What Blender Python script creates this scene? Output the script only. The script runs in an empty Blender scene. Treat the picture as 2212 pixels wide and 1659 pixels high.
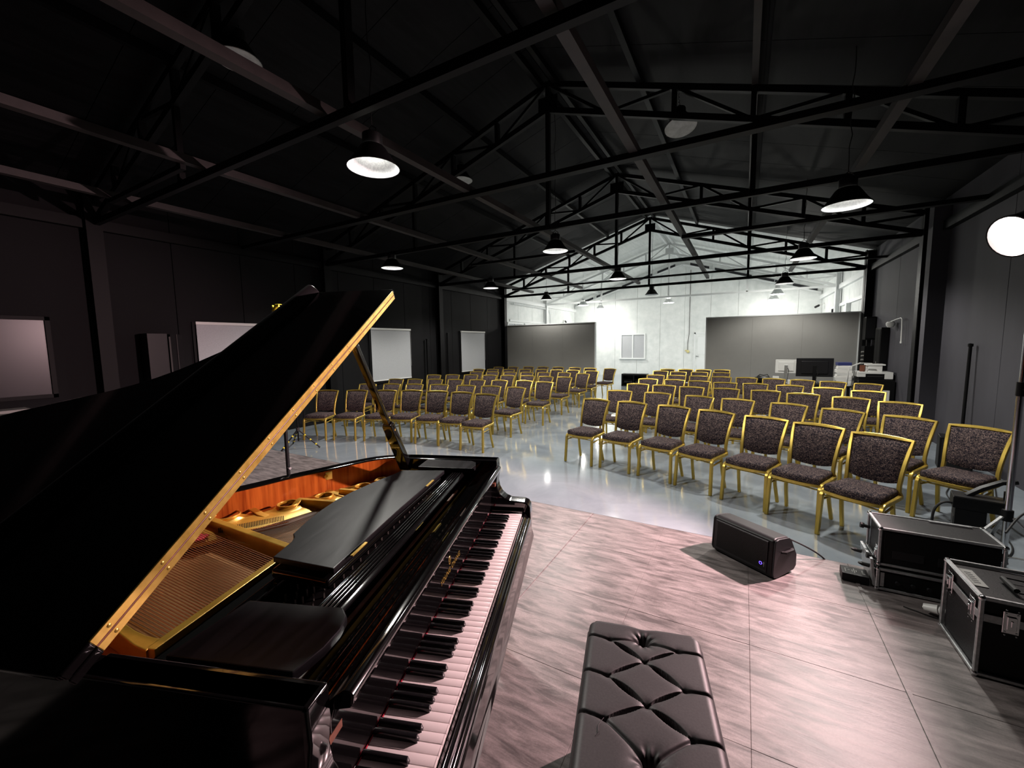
import bpy, bmesh, math, random
from mathutils import Vector, Matrix
random.seed(7)
PI = math.pi
SC = bpy.context.scene
COL = SC.collection

# ------------------------------------------------------------------ camera
cd = bpy.data.cameras.new('camera')
cam = bpy.data.objects.new('camera', cd); COL.objects.link(cam)
F_PX, CX, CY = 880.0, 1106.0, 829.5
d1 = Vector((1608 - CX, 736 - CY, F_PX)); tilt = -0.0143
t_ = -d1.dot(d1) / (d1.x + tilt * d1.y)
d2 = Vector((d1.x + t_, d1.y + tilt * t_, F_PX))
Fw = d1.normalized(); Rt = -d2.normalized(); Dn = Fw.cross(Rt)
if Dn.y < 0: Dn = -Dn
Up = -Dn
right = Vector((Rt.x, Fw.x, Up.x)); down = Vector((Rt.y, Fw.y, Up.y)); fwd = Vector((Rt.z, Fw.z, Up.z))
m = Matrix.Identity(4)
for i in range(3):
    m[i][0] = right[i]; m[i][1] = -down[i]; m[i][2] = -fwd[i]
m[0][3], m[1][3], m[2][3] = 0, 0, 1.78
cam.matrix_world = m
cd.sensor_fit = 'HORIZONTAL'; cd.sensor_width = 36.0; cd.lens = 36.0 * F_PX / 2212.0
cd.clip_start = 0.02; cd.clip_end = 100
SC.camera = cam

# ------------------------------------------------------------------ world, exposure
SC.view_settings.view_transform = 'Standard'; SC.view_settings.look = 'None'
SC.view_settings.gamma = 1.0; SC.view_settings.use_curve_mapping = False
SC.view_settings.exposure = 0.0
wd = bpy.data.worlds.new('night'); SC.world = wd; wd.use_nodes = True
wd.node_tree.nodes['Background'].inputs[0].default_value = (0.05, 0.055, 0.07, 1)
wd.node_tree.nodes['Background'].inputs[1].default_value = 0.1

P_BAY = 50.0        # black hall high bays
P_WHITE = 42.0      # white room high bays
P_SPOT = 400.0      # pink lamp on the stand
P_HOUSE = 30.0

# ------------------------------------------------------------------ helpers
def mat(name, base, rough=0.5, metal=0.0, spec=0.5, coat=0.0, emis=None, estr=0.0):
    M = bpy.data.materials.new(name); M.use_nodes = True
    b = M.node_tree.nodes['Principled BSDF']
    b.inputs['Base Color'].default_value = (*base, 1); b.inputs['Roughness'].default_value = rough
    b.inputs['Metallic'].default_value = metal; b.inputs['Specular IOR Level'].default_value = spec
    b.inputs['Coat Weight'].default_value = coat; b.inputs['Coat Roughness'].default_value = 0.04
    if emis:
        b.inputs['Emission Color'].default_value = (*emis, 1); b.inputs['Emission Strength'].default_value = estr
    return M

def noisy(name, c1, c2, scale=(5, 5, 5), rough=(0.5, 0.5), bump=0.0, metal=0.0, detail=6, lo=0.35, hi=0.65, spec=0.5, coat=0.0, bscale=1.0, dist=0.0, coord='pos', grain=0.0):
    """noise between two colours, on world position ('pos') or object coordinates ('obj')"""
    M = mat(name, c1, rough[0], metal, spec, coat); nt = M.node_tree; b = nt.nodes['Principled BSDF']
    if coord == 'pos':
        g = nt.nodes.new('ShaderNodeNewGeometry'); src = g.outputs['Position']
    else:
        g = nt.nodes.new('ShaderNodeTexCoord'); src = g.outputs['Object']
    mp = nt.nodes.new('ShaderNodeMapping'); mp.inputs['Scale'].default_value = scale
    nt.links.new(src, mp.inputs['Vector'])
    n = nt.nodes.new('ShaderNodeTexNoise'); n.inputs['Scale'].default_value = 1.0; n.inputs['Detail'].default_value = detail
    n.inputs['Distortion'].default_value = dist; n.inputs['Roughness'].default_value = 0.62
    nt.links.new(mp.outputs[0], n.inputs['Vector'])
    r = nt.nodes.new('ShaderNodeValToRGB'); r.color_ramp.elements[0].position = lo; r.color_ramp.elements[1].position = hi
    r.color_ramp.elements[0].color = (*c1, 1); r.color_ramp.elements[1].color = (*c2, 1)
    nt.links.new(n.outputs['Fac'], r.inputs['Fac'])
    out = r.outputs[0]
    if grain:
        n2 = nt.nodes.new('ShaderNodeTexNoise'); n2.inputs['Scale'].default_value = 160; n2.inputs['Detail'].default_value = 2
        nt.links.new(src, n2.inputs['Vector'])
        mr = nt.nodes.new('ShaderNodeMapRange'); mr.inputs[3].default_value = 1 - grain; mr.inputs[4].default_value = 1 + grain
        nt.links.new(n2.outputs['Fac'], mr.inputs[0])
        mx = nt.nodes.new('ShaderNodeVectorMath'); mx.operation = 'SCALE'
        nt.links.new(out, mx.inputs[0]); nt.links.new(mr.outputs[0], mx.inputs['Scale']); out = mx.outputs[0]
    nt.links.new(out, b.inputs['Base Color'])
    if rough[0] != rough[1]:
        mr = nt.nodes.new('ShaderNodeMapRange'); mr.inputs[3].default_value = rough[0]; mr.inputs[4].default_value = rough[1]
        nt.links.new(n.outputs['Fac'], mr.inputs[0]); nt.links.new(mr.outputs[0], b.inputs['Roughness'])
    if bump:
        bp = nt.nodes.new('ShaderNodeBump'); bp.inputs['Strength'].default_value = bump; bp.inputs['Distance'].default_value = 0.01 * bscale
        nt.links.new(n.outputs['Fac'], bp.inputs['Height']); nt.links.new(bp.outputs[0], b.inputs['Normal'])
    return M

class MB:
    """collects shapes in one bmesh and links them as ONE mesh object"""
    def __init__(s): s.b = bmesh.new()
    def face(s, vs):
        try: return s.b.faces.new(vs)
        except ValueError: return None
    def box(s, x0, x1, y0, y1, z0, z1):
        if x0 > x1: x0, x1 = x1, x0
        if y0 > y1: y0, y1 = y1, y0
        if z0 > z1: z0, z1 = z1, z0
        v = [s.b.verts.new(p) for p in ((x0,y0,z0),(x1,y0,z0),(x1,y1,z0),(x0,y1,z0),(x0,y0,z1),(x1,y0,z1),(x1,y1,z1),(x0,y1,z1))]
        for f in ((0,3,2,1),(4,5,6,7),(0,1,5,4),(1,2,6,5),(2,3,7,6),(3,0,4,7)): s.face([v[i] for i in f])
        return s
    def prism(s, poly, lo, hi, axis='z'):
        """poly of 2-D points extruded; axis z: (x,y) up z; axis y: (x,z) along y; axis x: (y,z) along x"""
        def P(a, c, h): return (a, c, h) if axis == 'z' else ((a, h, c) if axis == 'y' else (h, a, c))
        A = [s.b.verts.new(P(a, c, lo)) for a, c in poly]; B = [s.b.verts.new(P(a, c, hi)) for a, c in poly]
        n = len(poly); s.face(A[::-1]); s.face(B)
        for i in range(n): s.face([A[i], A[(i+1) % n], B[(i+1) % n], B[i]])
        return s
    def sweep(s, pts, w, h=None, n=0, up=(0, 0, 1), closed=False, taper=None):
        """a bar (w x h) or a round tube (n sides, radius w) along a path"""
        pts = [Vector(p) for p in pts]; rings = []; N = len(pts); pu = None
        for i, p in enumerate(pts):
            if closed: t = (pts[(i+1) % N] - pts[i-1])
            elif i == 0: t = pts[1] - p
            elif i == N-1: t = p - pts[i-1]
            else: t = (pts[i+1] - p).normalized() + (p - pts[i-1]).normalized()
            if t.length < 1e-9: t = Vector((0, 0, 1))
            t.normalize()
            U = Vector(up)
            if abs(t.dot(U)) > 0.97 and pu is not None: U = pu
            elif abs(t.dot(U)) > 0.97: U = Vector((0, 1, 0)) if abs(t.y) < 0.9 else Vector((1, 0, 0))
            sd = t.cross(U).normalized(); u2 = sd.cross(t).normalized(); pu = u2
            k = 1.0
            if 0 < i < N-1 or closed:
                a = (pts[i] - pts[i-1]).normalized(); c = (pts[(i+1) % N] - pts[i]).normalized()
                co = max(0.5, math.sqrt(max(0.0, (1 + a.dot(c)) / 2))); k = 1 / co
            tp = taper[i] if taper else 1.0
            if n:
                ring = [p + (sd * math.cos(2*PI*j/n) + u2 * math.sin(2*PI*j/n)) * w * tp for j in range(n)]
            else:
                ring = [p + sd * a * w/2 * tp + u2 * c * h/2 * tp for a, c in ((-1,-1),(1,-1),(1,1),(-1,1))]
            rings.append([s.b.verts.new(q) for q in ring])
        K = len(rings[0])
        for i in range(N if closed else N-1):
            A, B = rings[i], rings[(i+1) % N]
            for j in range(K): s.face([A[j], A[(j+1) % K], B[(j+1) % K], B[j]])
        if not closed: s.face(rings[0][::-1]); s.face(rings[-1])
        return s
    def cyl(s, p0, p1, r, n=12, r2=None):
        return s.sweep([p0, p1], r, n=n, taper=[1.0, (r2 / r) if r2 is not None else 1.0])
    def lathe(s, prof, c=(0, 0, 0), n=24, M=None, cap=True):
        """profile of (r, z) turned about z"""
        rings = []
        for r, z in prof:
            ring = []
            for j in range(n):
                p = Vector((r * math.cos(2*PI*j/n), r * math.sin(2*PI*j/n), z))
                if M: p = M @ p
                ring.append(s.b.verts.new(p + Vector(c)))
            rings.append(ring)
        for i in range(len(rings)-1):
            for j in range(n): s.face([rings[i][j], rings[i][(j+1) % n], rings[i+1][(j+1) % n], rings[i+1][j]])
        if cap and prof[0][0] > 1e-5: s.face(rings[0][::-1])
        if cap and prof[-1][0] > 1e-5: s.face(rings[-1])
        return s
    def build(s, name, material, parent=None, bevel=0.0, seg=2, angle=35, smooth=True, loc=None):
        bm = s.b
        bmesh.ops.remove_doubles(bm, verts=bm.verts, dist=1e-6)
        bmesh.ops.recalc_face_normals(bm, faces=bm.faces)
        if bevel:
            es = [e for e in bm.edges if len(e.link_faces) == 2 and e.calc_face_angle(0) > math.radians(40)]
            bmesh.ops.bevel(bm, geom=es, offset=bevel, segments=seg, profile=0.5, affect='EDGES', clamp_overlap=True)
        if smooth:
            for f in bm.faces: f.smooth = True
            for e in bm.edges:
                if len(e.link_faces) == 2 and e.calc_face_angle(0) > math.radians(angle): e.smooth = False
        wn = bool(bevel) and smooth
        me = bpy.data.meshes.new(name); bm.to_mesh(me); bm.free()
        me.materials.append(material)
        o = bpy.data.objects.new(name, me); COL.objects.link(o)
        if parent: o.parent = parent
        if loc: o.location = loc
        if wn:
            md = o.modifiers.new('flat_faces', 'WEIGHTED_NORMAL'); md.keep_sharp = True; md.weight = 90
        return o

def tag(o, label=None, cat=None, group=None, kind=None):
    if label: o['label'] = label
    if cat: o['category'] = cat
    if group: o['group'] = group
    if kind: o['kind'] = kind
    return o
def empty(name, loc=(0, 0, 0), rz=0.0, label=None, cat=None, group=None, kind=None):
    o = bpy.data.objects.new(name, None); COL.objects.link(o); o.empty_display_size = 0.1
    o.location = loc; o.rotation_euler = (0, 0, rz)
    return tag(o, label, cat, group, kind)
def copy_tree(o, parent=None):
    c = o.copy(); COL.objects.link(c); c.parent = parent
    for ch in list(o.children): copy_tree(ch, c)
    return c
def arc(c, r, a0, a1, n, plane='xz', y=0.0):
    out = []
    for i in range(n+1):
        a = math.radians(a0 + (a1-a0) * i / n)
        out.append((c[0] + r*math.cos(a), c[1] + r*math.sin(a)))
    return out

# ------------------------------------------------------------------ materials
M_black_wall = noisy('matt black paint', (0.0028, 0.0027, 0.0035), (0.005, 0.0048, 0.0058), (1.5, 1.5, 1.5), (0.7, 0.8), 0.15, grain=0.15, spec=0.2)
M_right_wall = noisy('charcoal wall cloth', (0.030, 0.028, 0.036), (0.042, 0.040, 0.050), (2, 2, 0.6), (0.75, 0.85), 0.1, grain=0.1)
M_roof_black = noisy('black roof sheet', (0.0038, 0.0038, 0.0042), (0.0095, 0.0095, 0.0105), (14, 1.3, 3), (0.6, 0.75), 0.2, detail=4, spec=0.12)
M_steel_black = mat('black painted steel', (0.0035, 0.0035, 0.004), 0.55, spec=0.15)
M_steel_brown = noisy('dusty brown-grey painted steel', (0.017, 0.0135, 0.013), (0.028, 0.022, 0.021), (9, 9, 9), (0.55, 0.65))
M_white_wall = noisy('white painted panel wall', (0.63, 0.66, 0.65), (0.74, 0.76, 0.75), (3, 3, 3), (0.6, 0.7), 0.05, detail=10)
M_white_steel = mat('white painted steel', (0.72, 0.74, 0.74), 0.5)
M_white_roof = noisy('white roof sheet', (0.62, 0.65, 0.63), (0.74, 0.76, 0.74), (14, 1.3, 3), (0.6, 0.7), 0.1)
M_gap_dark = mat('unpainted dark strip', (0.015, 0.015, 0.02), 0.6)
M_partition = noisy('grey painted partition', (0.30, 0.295, 0.28), (0.33, 0.325, 0.31), (1.2, 1.2, 1.2), (0.6, 0.7), grain=0.05)
M_floor = noisy('glossy grey epoxy floor', (0.185, 0.215, 0.245), (0.285, 0.32, 0.35), (1.3, 1.3, 1), (0.05, 0.13), 0.03, detail=9, lo=0.3, hi=0.72, spec=0.6, dist=0.8)
M_tile = noisy('stone-look vinyl tile', (0.078, 0.066, 0.065), (0.235, 0.200, 0.195), (5.0, 24, 1), (0.32, 0.48), 0.35, detail=14, lo=0.36, hi=0.64, spec=0.45, dist=0.5, bscale=0.4, grain=0.25)
M_stage_side = mat('black stage skirting', (0.012, 0.012, 0.012), 0.5)
M_gold = noisy('gold anodised tube', (0.50, 0.345, 0.065), (0.64, 0.46, 0.10), (20, 20, 4), (0.3, 0.42), metal=0.75, coord='obj')
M_polish = mat('black piano polish', (0.0035, 0.0033, 0.0035), 0.07, spec=0.6, coat=0.6)
M_polish_highlight = mat('black polish, hazy', (0.012, 0.011, 0.012), 0.3, spec=0.6)  # highlight of the rolled edge put into a lighter, rougher black
M_polish_dusty = noisy('black polish with dust and fine scratches', (0.003, 0.0027, 0.0033), (0.011, 0.010, 0.012), (30, 5, 30), (0.30, 0.42), 0.03, coord='obj', detail=10, lo=0.4, hi=0.8, spec=0.2)
M_ivory = mat('ivory white key', (0.80, 0.74, 0.72), 0.25)
M_ebony = mat('black key', (0.008, 0.008, 0.009), 0.18)
M_redfelt = mat('red felt', (0.55, 0.015, 0.05), 0.9)
M_mahog = noisy('mahogany veneer', (0.22, 0.033, 0.006), (0.58, 0.15, 0.022), (45, 45, 2.0), (0.16, 0.26), coord='obj', detail=5, lo=0.3, hi=0.7, spec=0.55)
M_darkwood = noisy('dark red-brown wood', (0.12, 0.035, 0.02), (0.2, 0.07, 0.035), (8, 30, 8), (0.35, 0.5), coord='obj')
M_plate = noisy('gold bronzed iron plate', (0.47, 0.25, 0.028), (0.58, 0.33, 0.042), (14, 14, 14), (0.28, 0.38), 0.04, metal=0.45, coord='obj')
M_soundboard = noisy('spruce soundboard', (0.30, 0.13, 0.04), (0.42, 0.20, 0.065), (3, 60, 3), (0.35, 0.45), coord='obj')
M_string = mat('copper wound string', (0.62, 0.34, 0.19), 0.32, 0.9)
M_steelstring = mat('steel string', (0.62, 0.58, 0.52), 0.3, 0.95)
M_brass = noisy('brass hinge', (0.50, 0.33, 0.065), (0.66, 0.46, 0.11), (30, 30, 30), (0.24, 0.36), metal=0.7, coord='obj')
M_chrome = mat('chrome', (0.75, 0.76, 0.78), 0.14, 1.0)
M_alu = noisy('brushed aluminium edge', (0.42, 0.43, 0.44), (0.58, 0.59, 0.60), (60, 60, 60), (0.3, 0.45), metal=0.85, coord='obj')
M_caseply = noisy('black flight case laminate', (0.006, 0.0058, 0.0066), (0.011, 0.0105, 0.012), (120, 120, 120), (0.4, 0.5), 0.2, coord='obj', spec=0.3)
M_plastic = mat('black plastic', (0.004, 0.004, 0.0045), 0.45, spec=0.25)
M_grey_pl = mat('dark grey plastic', (0.012, 0.012, 0.0135), 0.45, spec=0.3)
M_rubber = mat('black rubber', (0.008, 0.008, 0.008), 0.6)
M_whitepl = mat('white plastic', (0.72, 0.72, 0.70), 0.4)
M_paper = mat('white paper', (0.82, 0.81, 0.78), 0.7)
M_cream = mat('cream plastic', (0.62, 0.55, 0.25), 0.5)
M_yellow = mat('yellow tape', (0.75, 0.60, 0.03), 0.5)
M_blind = noisy('pale grey roller blind', (0.40, 0.41, 0.43), (0.44, 0.45, 0.47), (40, 40, 40), (0.8, 0.9), coord='pos')
M_glass_dark = mat('dark night window glass', (0.015, 0.015, 0.018), 0.28, spec=0.25)
M_shade_in = noisy('prismatic reflector', (0.55, 0.57, 0.60), (0.78, 0.80, 0.82), (60, 60, 60), (0.35, 0.45), metal=0.2, coord='obj')
M_lens_off = noisy('frosted unlit lens', (0.40, 0.42, 0.40), (0.62, 0.64, 0.62), (8, 8, 8), (0.3, 0.4), coord='obj')
M_matt_black = mat('matt black', (0.002, 0.002, 0.002), 0.9, spec=0.05)
M_screen = mat('dark screen back', (0.012, 0.012, 0.014), 0.3)
M_led_blue = mat('blue ring light', (0.1, 0.05, 0.6), 0.3, emis=(0.18, 0.10, 1.0), estr=2.2)
M_leather = noisy('black leather', (0.020, 0.018, 0.019), (0.030, 0.027, 0.028), (160, 160, 160), (0.46, 0.56), 0.12, spec=0.4, coord='obj', bscale=0.15)
M_led = mat('lit led board', (1, 1, 1), 0.5, emis=(1.0, 0.97, 0.86), estr=16)
M_pinkled = mat('lit pink-white led lens', (1, 1, 1), 0.5, emis=(1.0, 0.78, 0.74), estr=60)
M_orange = mat('pale orange felt and wood', (0.62, 0.25, 0.12), 0.8)
M_navy = mat('dark blue binder', (0.03, 0.04, 0.16), 0.5)

def fabric():
    M = mat('dark brown fabric with tan scroll weave', (0.03, 0.022, 0.03), 0.85, spec=0.2); nt = M.node_tree; b = nt.nodes['Principled BSDF']
    tc = nt.nodes.new('ShaderNodeTexCoord'); mp = nt.nodes.new('ShaderNodeMapping'); mp.inputs['Scale'].default_value = (1, 1, 1.25)
    nt.links.new(tc.outputs['Object'], mp.inputs['Vector'])
    n = nt.nodes.new('ShaderNodeTexNoise'); n.inputs['Scale'].default_value = 42; n.inputs['Detail'].default_value = 1.5; n.inputs['Distortion'].default_value = 1.6
    nt.links.new(mp.outputs[0], n.inputs['Vector'])
    # thin bands where the noise crosses the middle: wandering scrolls
    a = nt.nodes.new('ShaderNodeMath'); a.operation = 'SUBTRACT'; a.inputs[1].default_value = 0.5
    c = nt.nodes.new('ShaderNodeMath'); c.operation = 'ABSOLUTE'
    nt.links.new(n.outputs['Fac'], a.inputs[0]); nt.links.new(a.outputs[0], c.inputs[0])
    r = nt.nodes.new('ShaderNodeValToRGB'); e = r.color_ramp.elements
    e[0].position = 0.018; e[0].color = (0.19, 0.135, 0.12, 1); e[1].position = 0.045; e[1].color = (0.013, 0.009, 0.0145, 1)
    nt.links.new(c.outputs[0], r.inputs['Fac']); nt.links.new(r.outputs[0], b.inputs['Base Color'])
    return M
M_fabric = fabric()
# ------------------------------------------------------------------ the building
XL, XR, XM = -8.5, 2.88, -2.81
Y0, YB, YE = -3.2, 14.2, 22.3
EZ, AZ = 4.12, 5.92         # eaves and ridge of the roof skin
def roof_z(x, d=0.0): return AZ - (AZ - EZ) * abs(x - XM) / (XR - XM) + d

fl = tag(MB().box(XL - .3, XR + .3, Y0 - .2, YE + .3, -0.12, 0).build('floor', M_floor, smooth=False), kind='structure')

def wall_side(name, x, out, m_dark, y0, y1, step, z0=0.0, z1=EZ, first=None):
    w = MB().box(x + out*0.02, x + out*0.18, y0, y1, z0, z1).build(name, m_dark, smooth=False); tag(w, kind='structure')
    y = y0
    while y < y1 - 1e-3:
        e = min(y1, y + step)
        MB().box(x, x + out*0.022, y + .004, e - .004, z0, z1).build('panel', m_dark, w, bevel=0.003, seg=1)
        y = e
    return w
# left wall, black part: panels with window openings are simply kept behind the blinds
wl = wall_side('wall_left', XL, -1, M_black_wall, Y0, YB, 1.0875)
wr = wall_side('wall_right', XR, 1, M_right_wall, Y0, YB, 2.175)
wl2 = wall_side('wall_left_far', XL, -1, M_white_wall, YB, YE, 1.35)
wr2 = wall_side('wall_right_far', XR, 1, M_white_wall, YB, YE, 1.35)
wf = MB().box(XL - .2, XR + .2, Y0 - .2, Y0, 0, EZ).prism([(XL - .2, EZ), (XR + .2, EZ), (XM, AZ + .1)], Y0 - .2, Y0, 'y').build('wall_front', M_black_wall, smooth=False); tag(wf, kind='structure')
# back wall of the white room: gable made of vertical panels
wb = MB().prism([(XL - .2, 0), (XR + .2, 0), (XR + .2, EZ + .05), (XM, AZ + .1), (XL - .2, EZ + .05)], YE + .03, YE + .2, 'y').build('wall_back', M_white_wall, smooth=False); tag(wb, kind='structure')
x = XL
while x < XR - .01:
    e = min(XR, x + 1.17); xs = [x + .005, e - .005]
    if xs[0] < XM < xs[1]: poly = [(xs[0], 0), (xs[1], 0), (xs[1], roof_z(xs[1])), (XM, roof_z(XM)), (xs[0], roof_z(xs[0]))]
    else: poly = [(xs[0], 0), (xs[1], 0), (xs[1], roof_z(xs[1])), (xs[0], roof_z(xs[0]))]
    MB().prism(poly, YE, YE + .03, 'y').build('panel', M_white_wall, wb, smooth=False); x = e

# roof skin
def roof(name, y0, y1, m, step):
    P = [(XL - .2, roof_z(XL - .2, .03)), (XM, AZ + .03), (XR + .2, roof_z(XR + .2, .03)), (XR + .2, roof_z(XR + .2, .12)), (XM, AZ + .12), (XL - .2, roof_z(XL - .2, .12))]
    c = MB().prism(P, y0, y1, 'y').build(name, m, smooth=False); tag(c, kind='structure')
    for sgn in (-1, 1):
        for k in range(2):
            xa = XM + sgn * (0.02 + k * 2.93); xb = XM + sgn * (2.90 + k * 2.93)
            y = y0
            while y < y1 - .01:
                e = min(y1, y + step)
                pts = [(xa, roof_z(xa)), (xb, roof_z(xb)), (xb, roof_z(xb, .028)), (xa, roof_z(xa, .028))]
                MB().prism(pts, y + .004, e - .004, 'y').build('roof_sheet', m, c, smooth=False); y = e
    return c
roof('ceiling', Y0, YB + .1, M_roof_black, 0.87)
roof('ceiling_far', YB + .1, YE + .1, M_white_roof, 1.0)

# eaves girts on the walls and columns
n_trim = [0]
def trim(mb, m, bevel=0.0):
    n_trim[0] += 1
    return tag(mb.build('trim_%d' % n_trim[0], m, bevel=bevel, smooth=False), kind='structure')
trim(MB().box(XL, XL + .10, Y0, YB, 3.55, 3.70), M_steel_black)
trim(MB().box(XR - .10, XR, Y0, YB, 3.55, 3.70), M_steel_black)
trim(MB().box(XL, XL + .10, YB, YE, 3.52, 3.68), M_white_steel)
trim(MB().box(XR - .10, XR, YB, YE, 3.52, 3.68), M_white_steel)
trim(MB().box(XL, XL + .03, YB + .6, YE, 2.72, 2.80), M_white_steel)
trim(MB().box(XR - .06, XR, 14.6, 19.8, 2.92, 3.02), M_white_steel)
trim(MB().box(XR - .05, XR, 19.55, 19.65, 0, 2.95), M_gap_dark)
trim(MB().box(XR - .12, XR, 16.6, 16.75, 0, 2.92), M_white_steel)
def column(x, y, m, out):
    c = empty('steel_column', (x, y, 0))
    h = 0.18; b = 0.14
    MB().box(-b/2, b/2, -.006, .006, 0, 4.1).build('web', m, c, smooth=False)
    for s in (-1, 1): MB().box(s*b/2 - .008, s*b/2 + .008, -h/2, h/2, 0, 4.1).build('flange', m, c, smooth=False)
    MB().box(-.1, .1, -.12, .12, 0, .02).build('base_plate', m, c, smooth=False)
    return c
names = {2.35: 'nearest the stage', 6.2: 'second from the stage', 10.2: 'third from the stage', 14.2: 'at the edge of the white room'}
for y in (2.35, 6.2, 10.2, 14.2):
    tag(column(XL + .10, y, M_steel_black, 1), 'black steel column on the left wall, ' + names[y], 'column')
for y in (10.2, 14.2):
    tag(column(XR - .10, y, M_steel_black, -1), 'black steel column on the right wall, ' + names[y], 'column')
tag(column(XL + .10, 18.2, M_white_steel, 1), 'white steel column on the left wall of the bright room', 'column')
tag(column(XR - .10, 18.2, M_white_steel, 1), 'white steel column on the right wall of the bright room', 'column')
trim(MB().box(XR - .16, XR + .0, 14.12, 14.42, 0, 4.05), M_white_steel)
trim(MB().box(XR - .17, XR + .0, 14.0, 14.14, 0, 4.05), M_steel_black)
# pier in the right wall and the plain panels beside it
trim(MB().box(XR - .22, XR, 9.55, 9.75, 0, 4.0), M_right_wall)

# ------------------------------------------------------------------ roof trusses
def truss(y, m, label):
    r = empty('roof_truss', (0, y, 0), 0, label, 'roof truss')
    def bar(name, a, c, w=0.065, h=0.08):
        MB().sweep([(a[0], 0, a[1]), (c[0], 0, c[1])], w, h).build(name, m, r, smooth=False)
    xe = (XL + .06, XR - .08); zt0, zt1 = 3.98, 5.80; zb0, zb1 = 3.64, 5.42
    def Z(x, a, b): return b - (b - a) * abs(x - XM) / (xe[1] - XM)
    for s in (0, 1):
        bar('top_chord', (xe[s], zt0), (XM, zt1)); bar('lower_chord', (xe[s], zb0), (XM, zb1))
        n = 6; sg = -1 if s == 0 else 1; L = (xe[1] - XM)
        xs = [XM + sg * L * i / n for i in range(n + 1)]
        for i in range(1, n):
            bar('strut', (xs[i], Z(xs[i], zb0, zb1)), (xs[i], Z(xs[i], zt0, zt1)), .06, .075)
        for i in range(n):
            a, c = (xs[i], xs[i+1])
            if i % 2 == 0: bar('diagonal', (a, Z(a, zt0, zt1)), (c, Z(c, zb0, zb1)), .042, .042)
            else: bar('diagonal', (a, Z(a, zb0, zb1)), (c, Z(c, zt0, zt1)), .042, .042)
    bar('tie_beam', (xe[0], 3.64), (xe[1], 3.64), .06, .075)
    bar('king_post', (XM, 3.64), (XM, zt1), .06, .07)
    for x in (XM - 2.85, XM + 2.83): bar('queen_post', (x, 3.64), (x, Z(x, zb0, zb1)), .06, .06)
    MB().box(XM - .16, XM + .16, -.012, .012, 5.38, 5.62).build('gusset_plate', m, r, smooth=False)
    for x in xe: MB().box(x - .1, x + .1, -.012, .012, 3.6, 4.0).build('gusset_plate', m, r, smooth=False)
    return r
truss(2.38, M_steel_black, 'black steel roof truss nearest the piano')
truss(6.2, M_steel_black, 'second black steel roof truss from the piano')
truss(10.2, M_steel_black, 'third black steel roof truss from the piano')
truss(14.2, M_steel_black, 'black steel roof truss silhouetted against the white room')
truss(18.2, M_white_steel, 'white painted roof truss in the middle of the white room')

# ceiling grid: long beams lying on the tie beams, one cross beam, short rails
def beam(name, a, c, m, w, h, label, group=None):
    o = MB().sweep([a, c], w, h).build(name, m, smooth=False)
    return tag(o, label, 'beam', group)
order = ['nearest the left wall', 'second from the left wall', 'third from the left wall', 'passing left of the middle lamps', 'passing over the right chairs']
for i, x in enumerate((-7.08, -5.13, -3.12, -1.05, 1.06)):
    beam('ceiling_beam', (x, Y0, 3.74), (x, 14.15, 3.74), M_steel_brown, .085, .08, 'long brown-grey steel ceiling beam, ' + order[i])
beam('cross_beam', (XL + .1, 4.45, 3.68), (XR - .05, 4.45, 3.68), M_steel_black, .10, .06, 'black cross beam between the first two roof trusses')
beam('cross_beam', (-1.05, 8.15, 3.66), (XR - .1, 8.15, 3.66), M_steel_black, .10, .06, 'black cross rail starting at the middle long beam')
beam('cross_beam', (-7.1, 12.6, 3.66), (XR - .1, 12.6, 3.66), M_steel_black, .07, .05, 'thin black cross rail just before the white room')
beam('cross_beam', (-7.08, 2.18, 3.66), (-5.13, 2.18, 3.66), M_steel_black, .05, .05, 'short black rail hung between the two leftmost beams')
beam('cross_beam', (-5.7, 8.15, 3.66), (-3.1, 8.15, 3.66), M_steel_black, .06, .05, 'short black rail above the left block of chairs')
# roof purlins
for i, (x, lab) in enumerate(((XM - .12, 'left of the pair under the black ridge'), (XM + .12, 'right of the pair under the black ridge'), (0.0, 'high over the right chairs'), (XM - 2.85, 'high over the left chairs'),
          (1.45, 'low on the right roof slope'), (-1.4, 'beside the ridge on the right slope'), (-4.2, 'beside the ridge on the left slope'), (-7.1, 'low on the left roof slope'))):
    beam('roof_purlin', (x, Y0, roof_z(x, -.055)), (x, YB, roof_z(x, -.055)), M_steel_black if i != 2 else M_steel_brown, .07, .10, 'dark roof purlin ' + lab)
for i, (x, lab) in enumerate(((XM - .12, 'left of the pair under the white ridge'), (XM + .12, 'right of the pair under the white ridge'), (0.0, 'midway on the right white slope'), (XM - 2.85, 'midway on the left white slope'), (1.45, 'low on the right white slope'), (-7.1, 'low on the left white slope'))):
    beam('roof_purlin', (x, YB + .15, roof_z(x, -.055)), (x, YE, roof_z(x, -.055)), M_white_steel, .07, .10, 'white roof purlin ' + lab)
# dark unpainted strips under the far gable
for sg in (-1, 1):
    for a, c in ((0.35, 1.2), (1.45, 3.0), (3.2, 4.4), (4.6, 5.5)):
        xa, xb = XM + sg*a, XM + sg*c
        trim(MB().prism([(xa, roof_z(xa, -.16)), (xb, roof_z(xb, -.16)), (xb, roof_z(xb, -.27)), (xa, roof_z(xa, -.27))], YE - .03, YE - .005, 'y'), M_gap_dark)
    trim(MB().sweep([(XM + sg*.02, YE - .09, roof_z(XM, -.34)), (XM + sg*5.62, YE - .09, roof_z(XM + 5.62, -.34))], .10, .07), M_white_steel)

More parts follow.
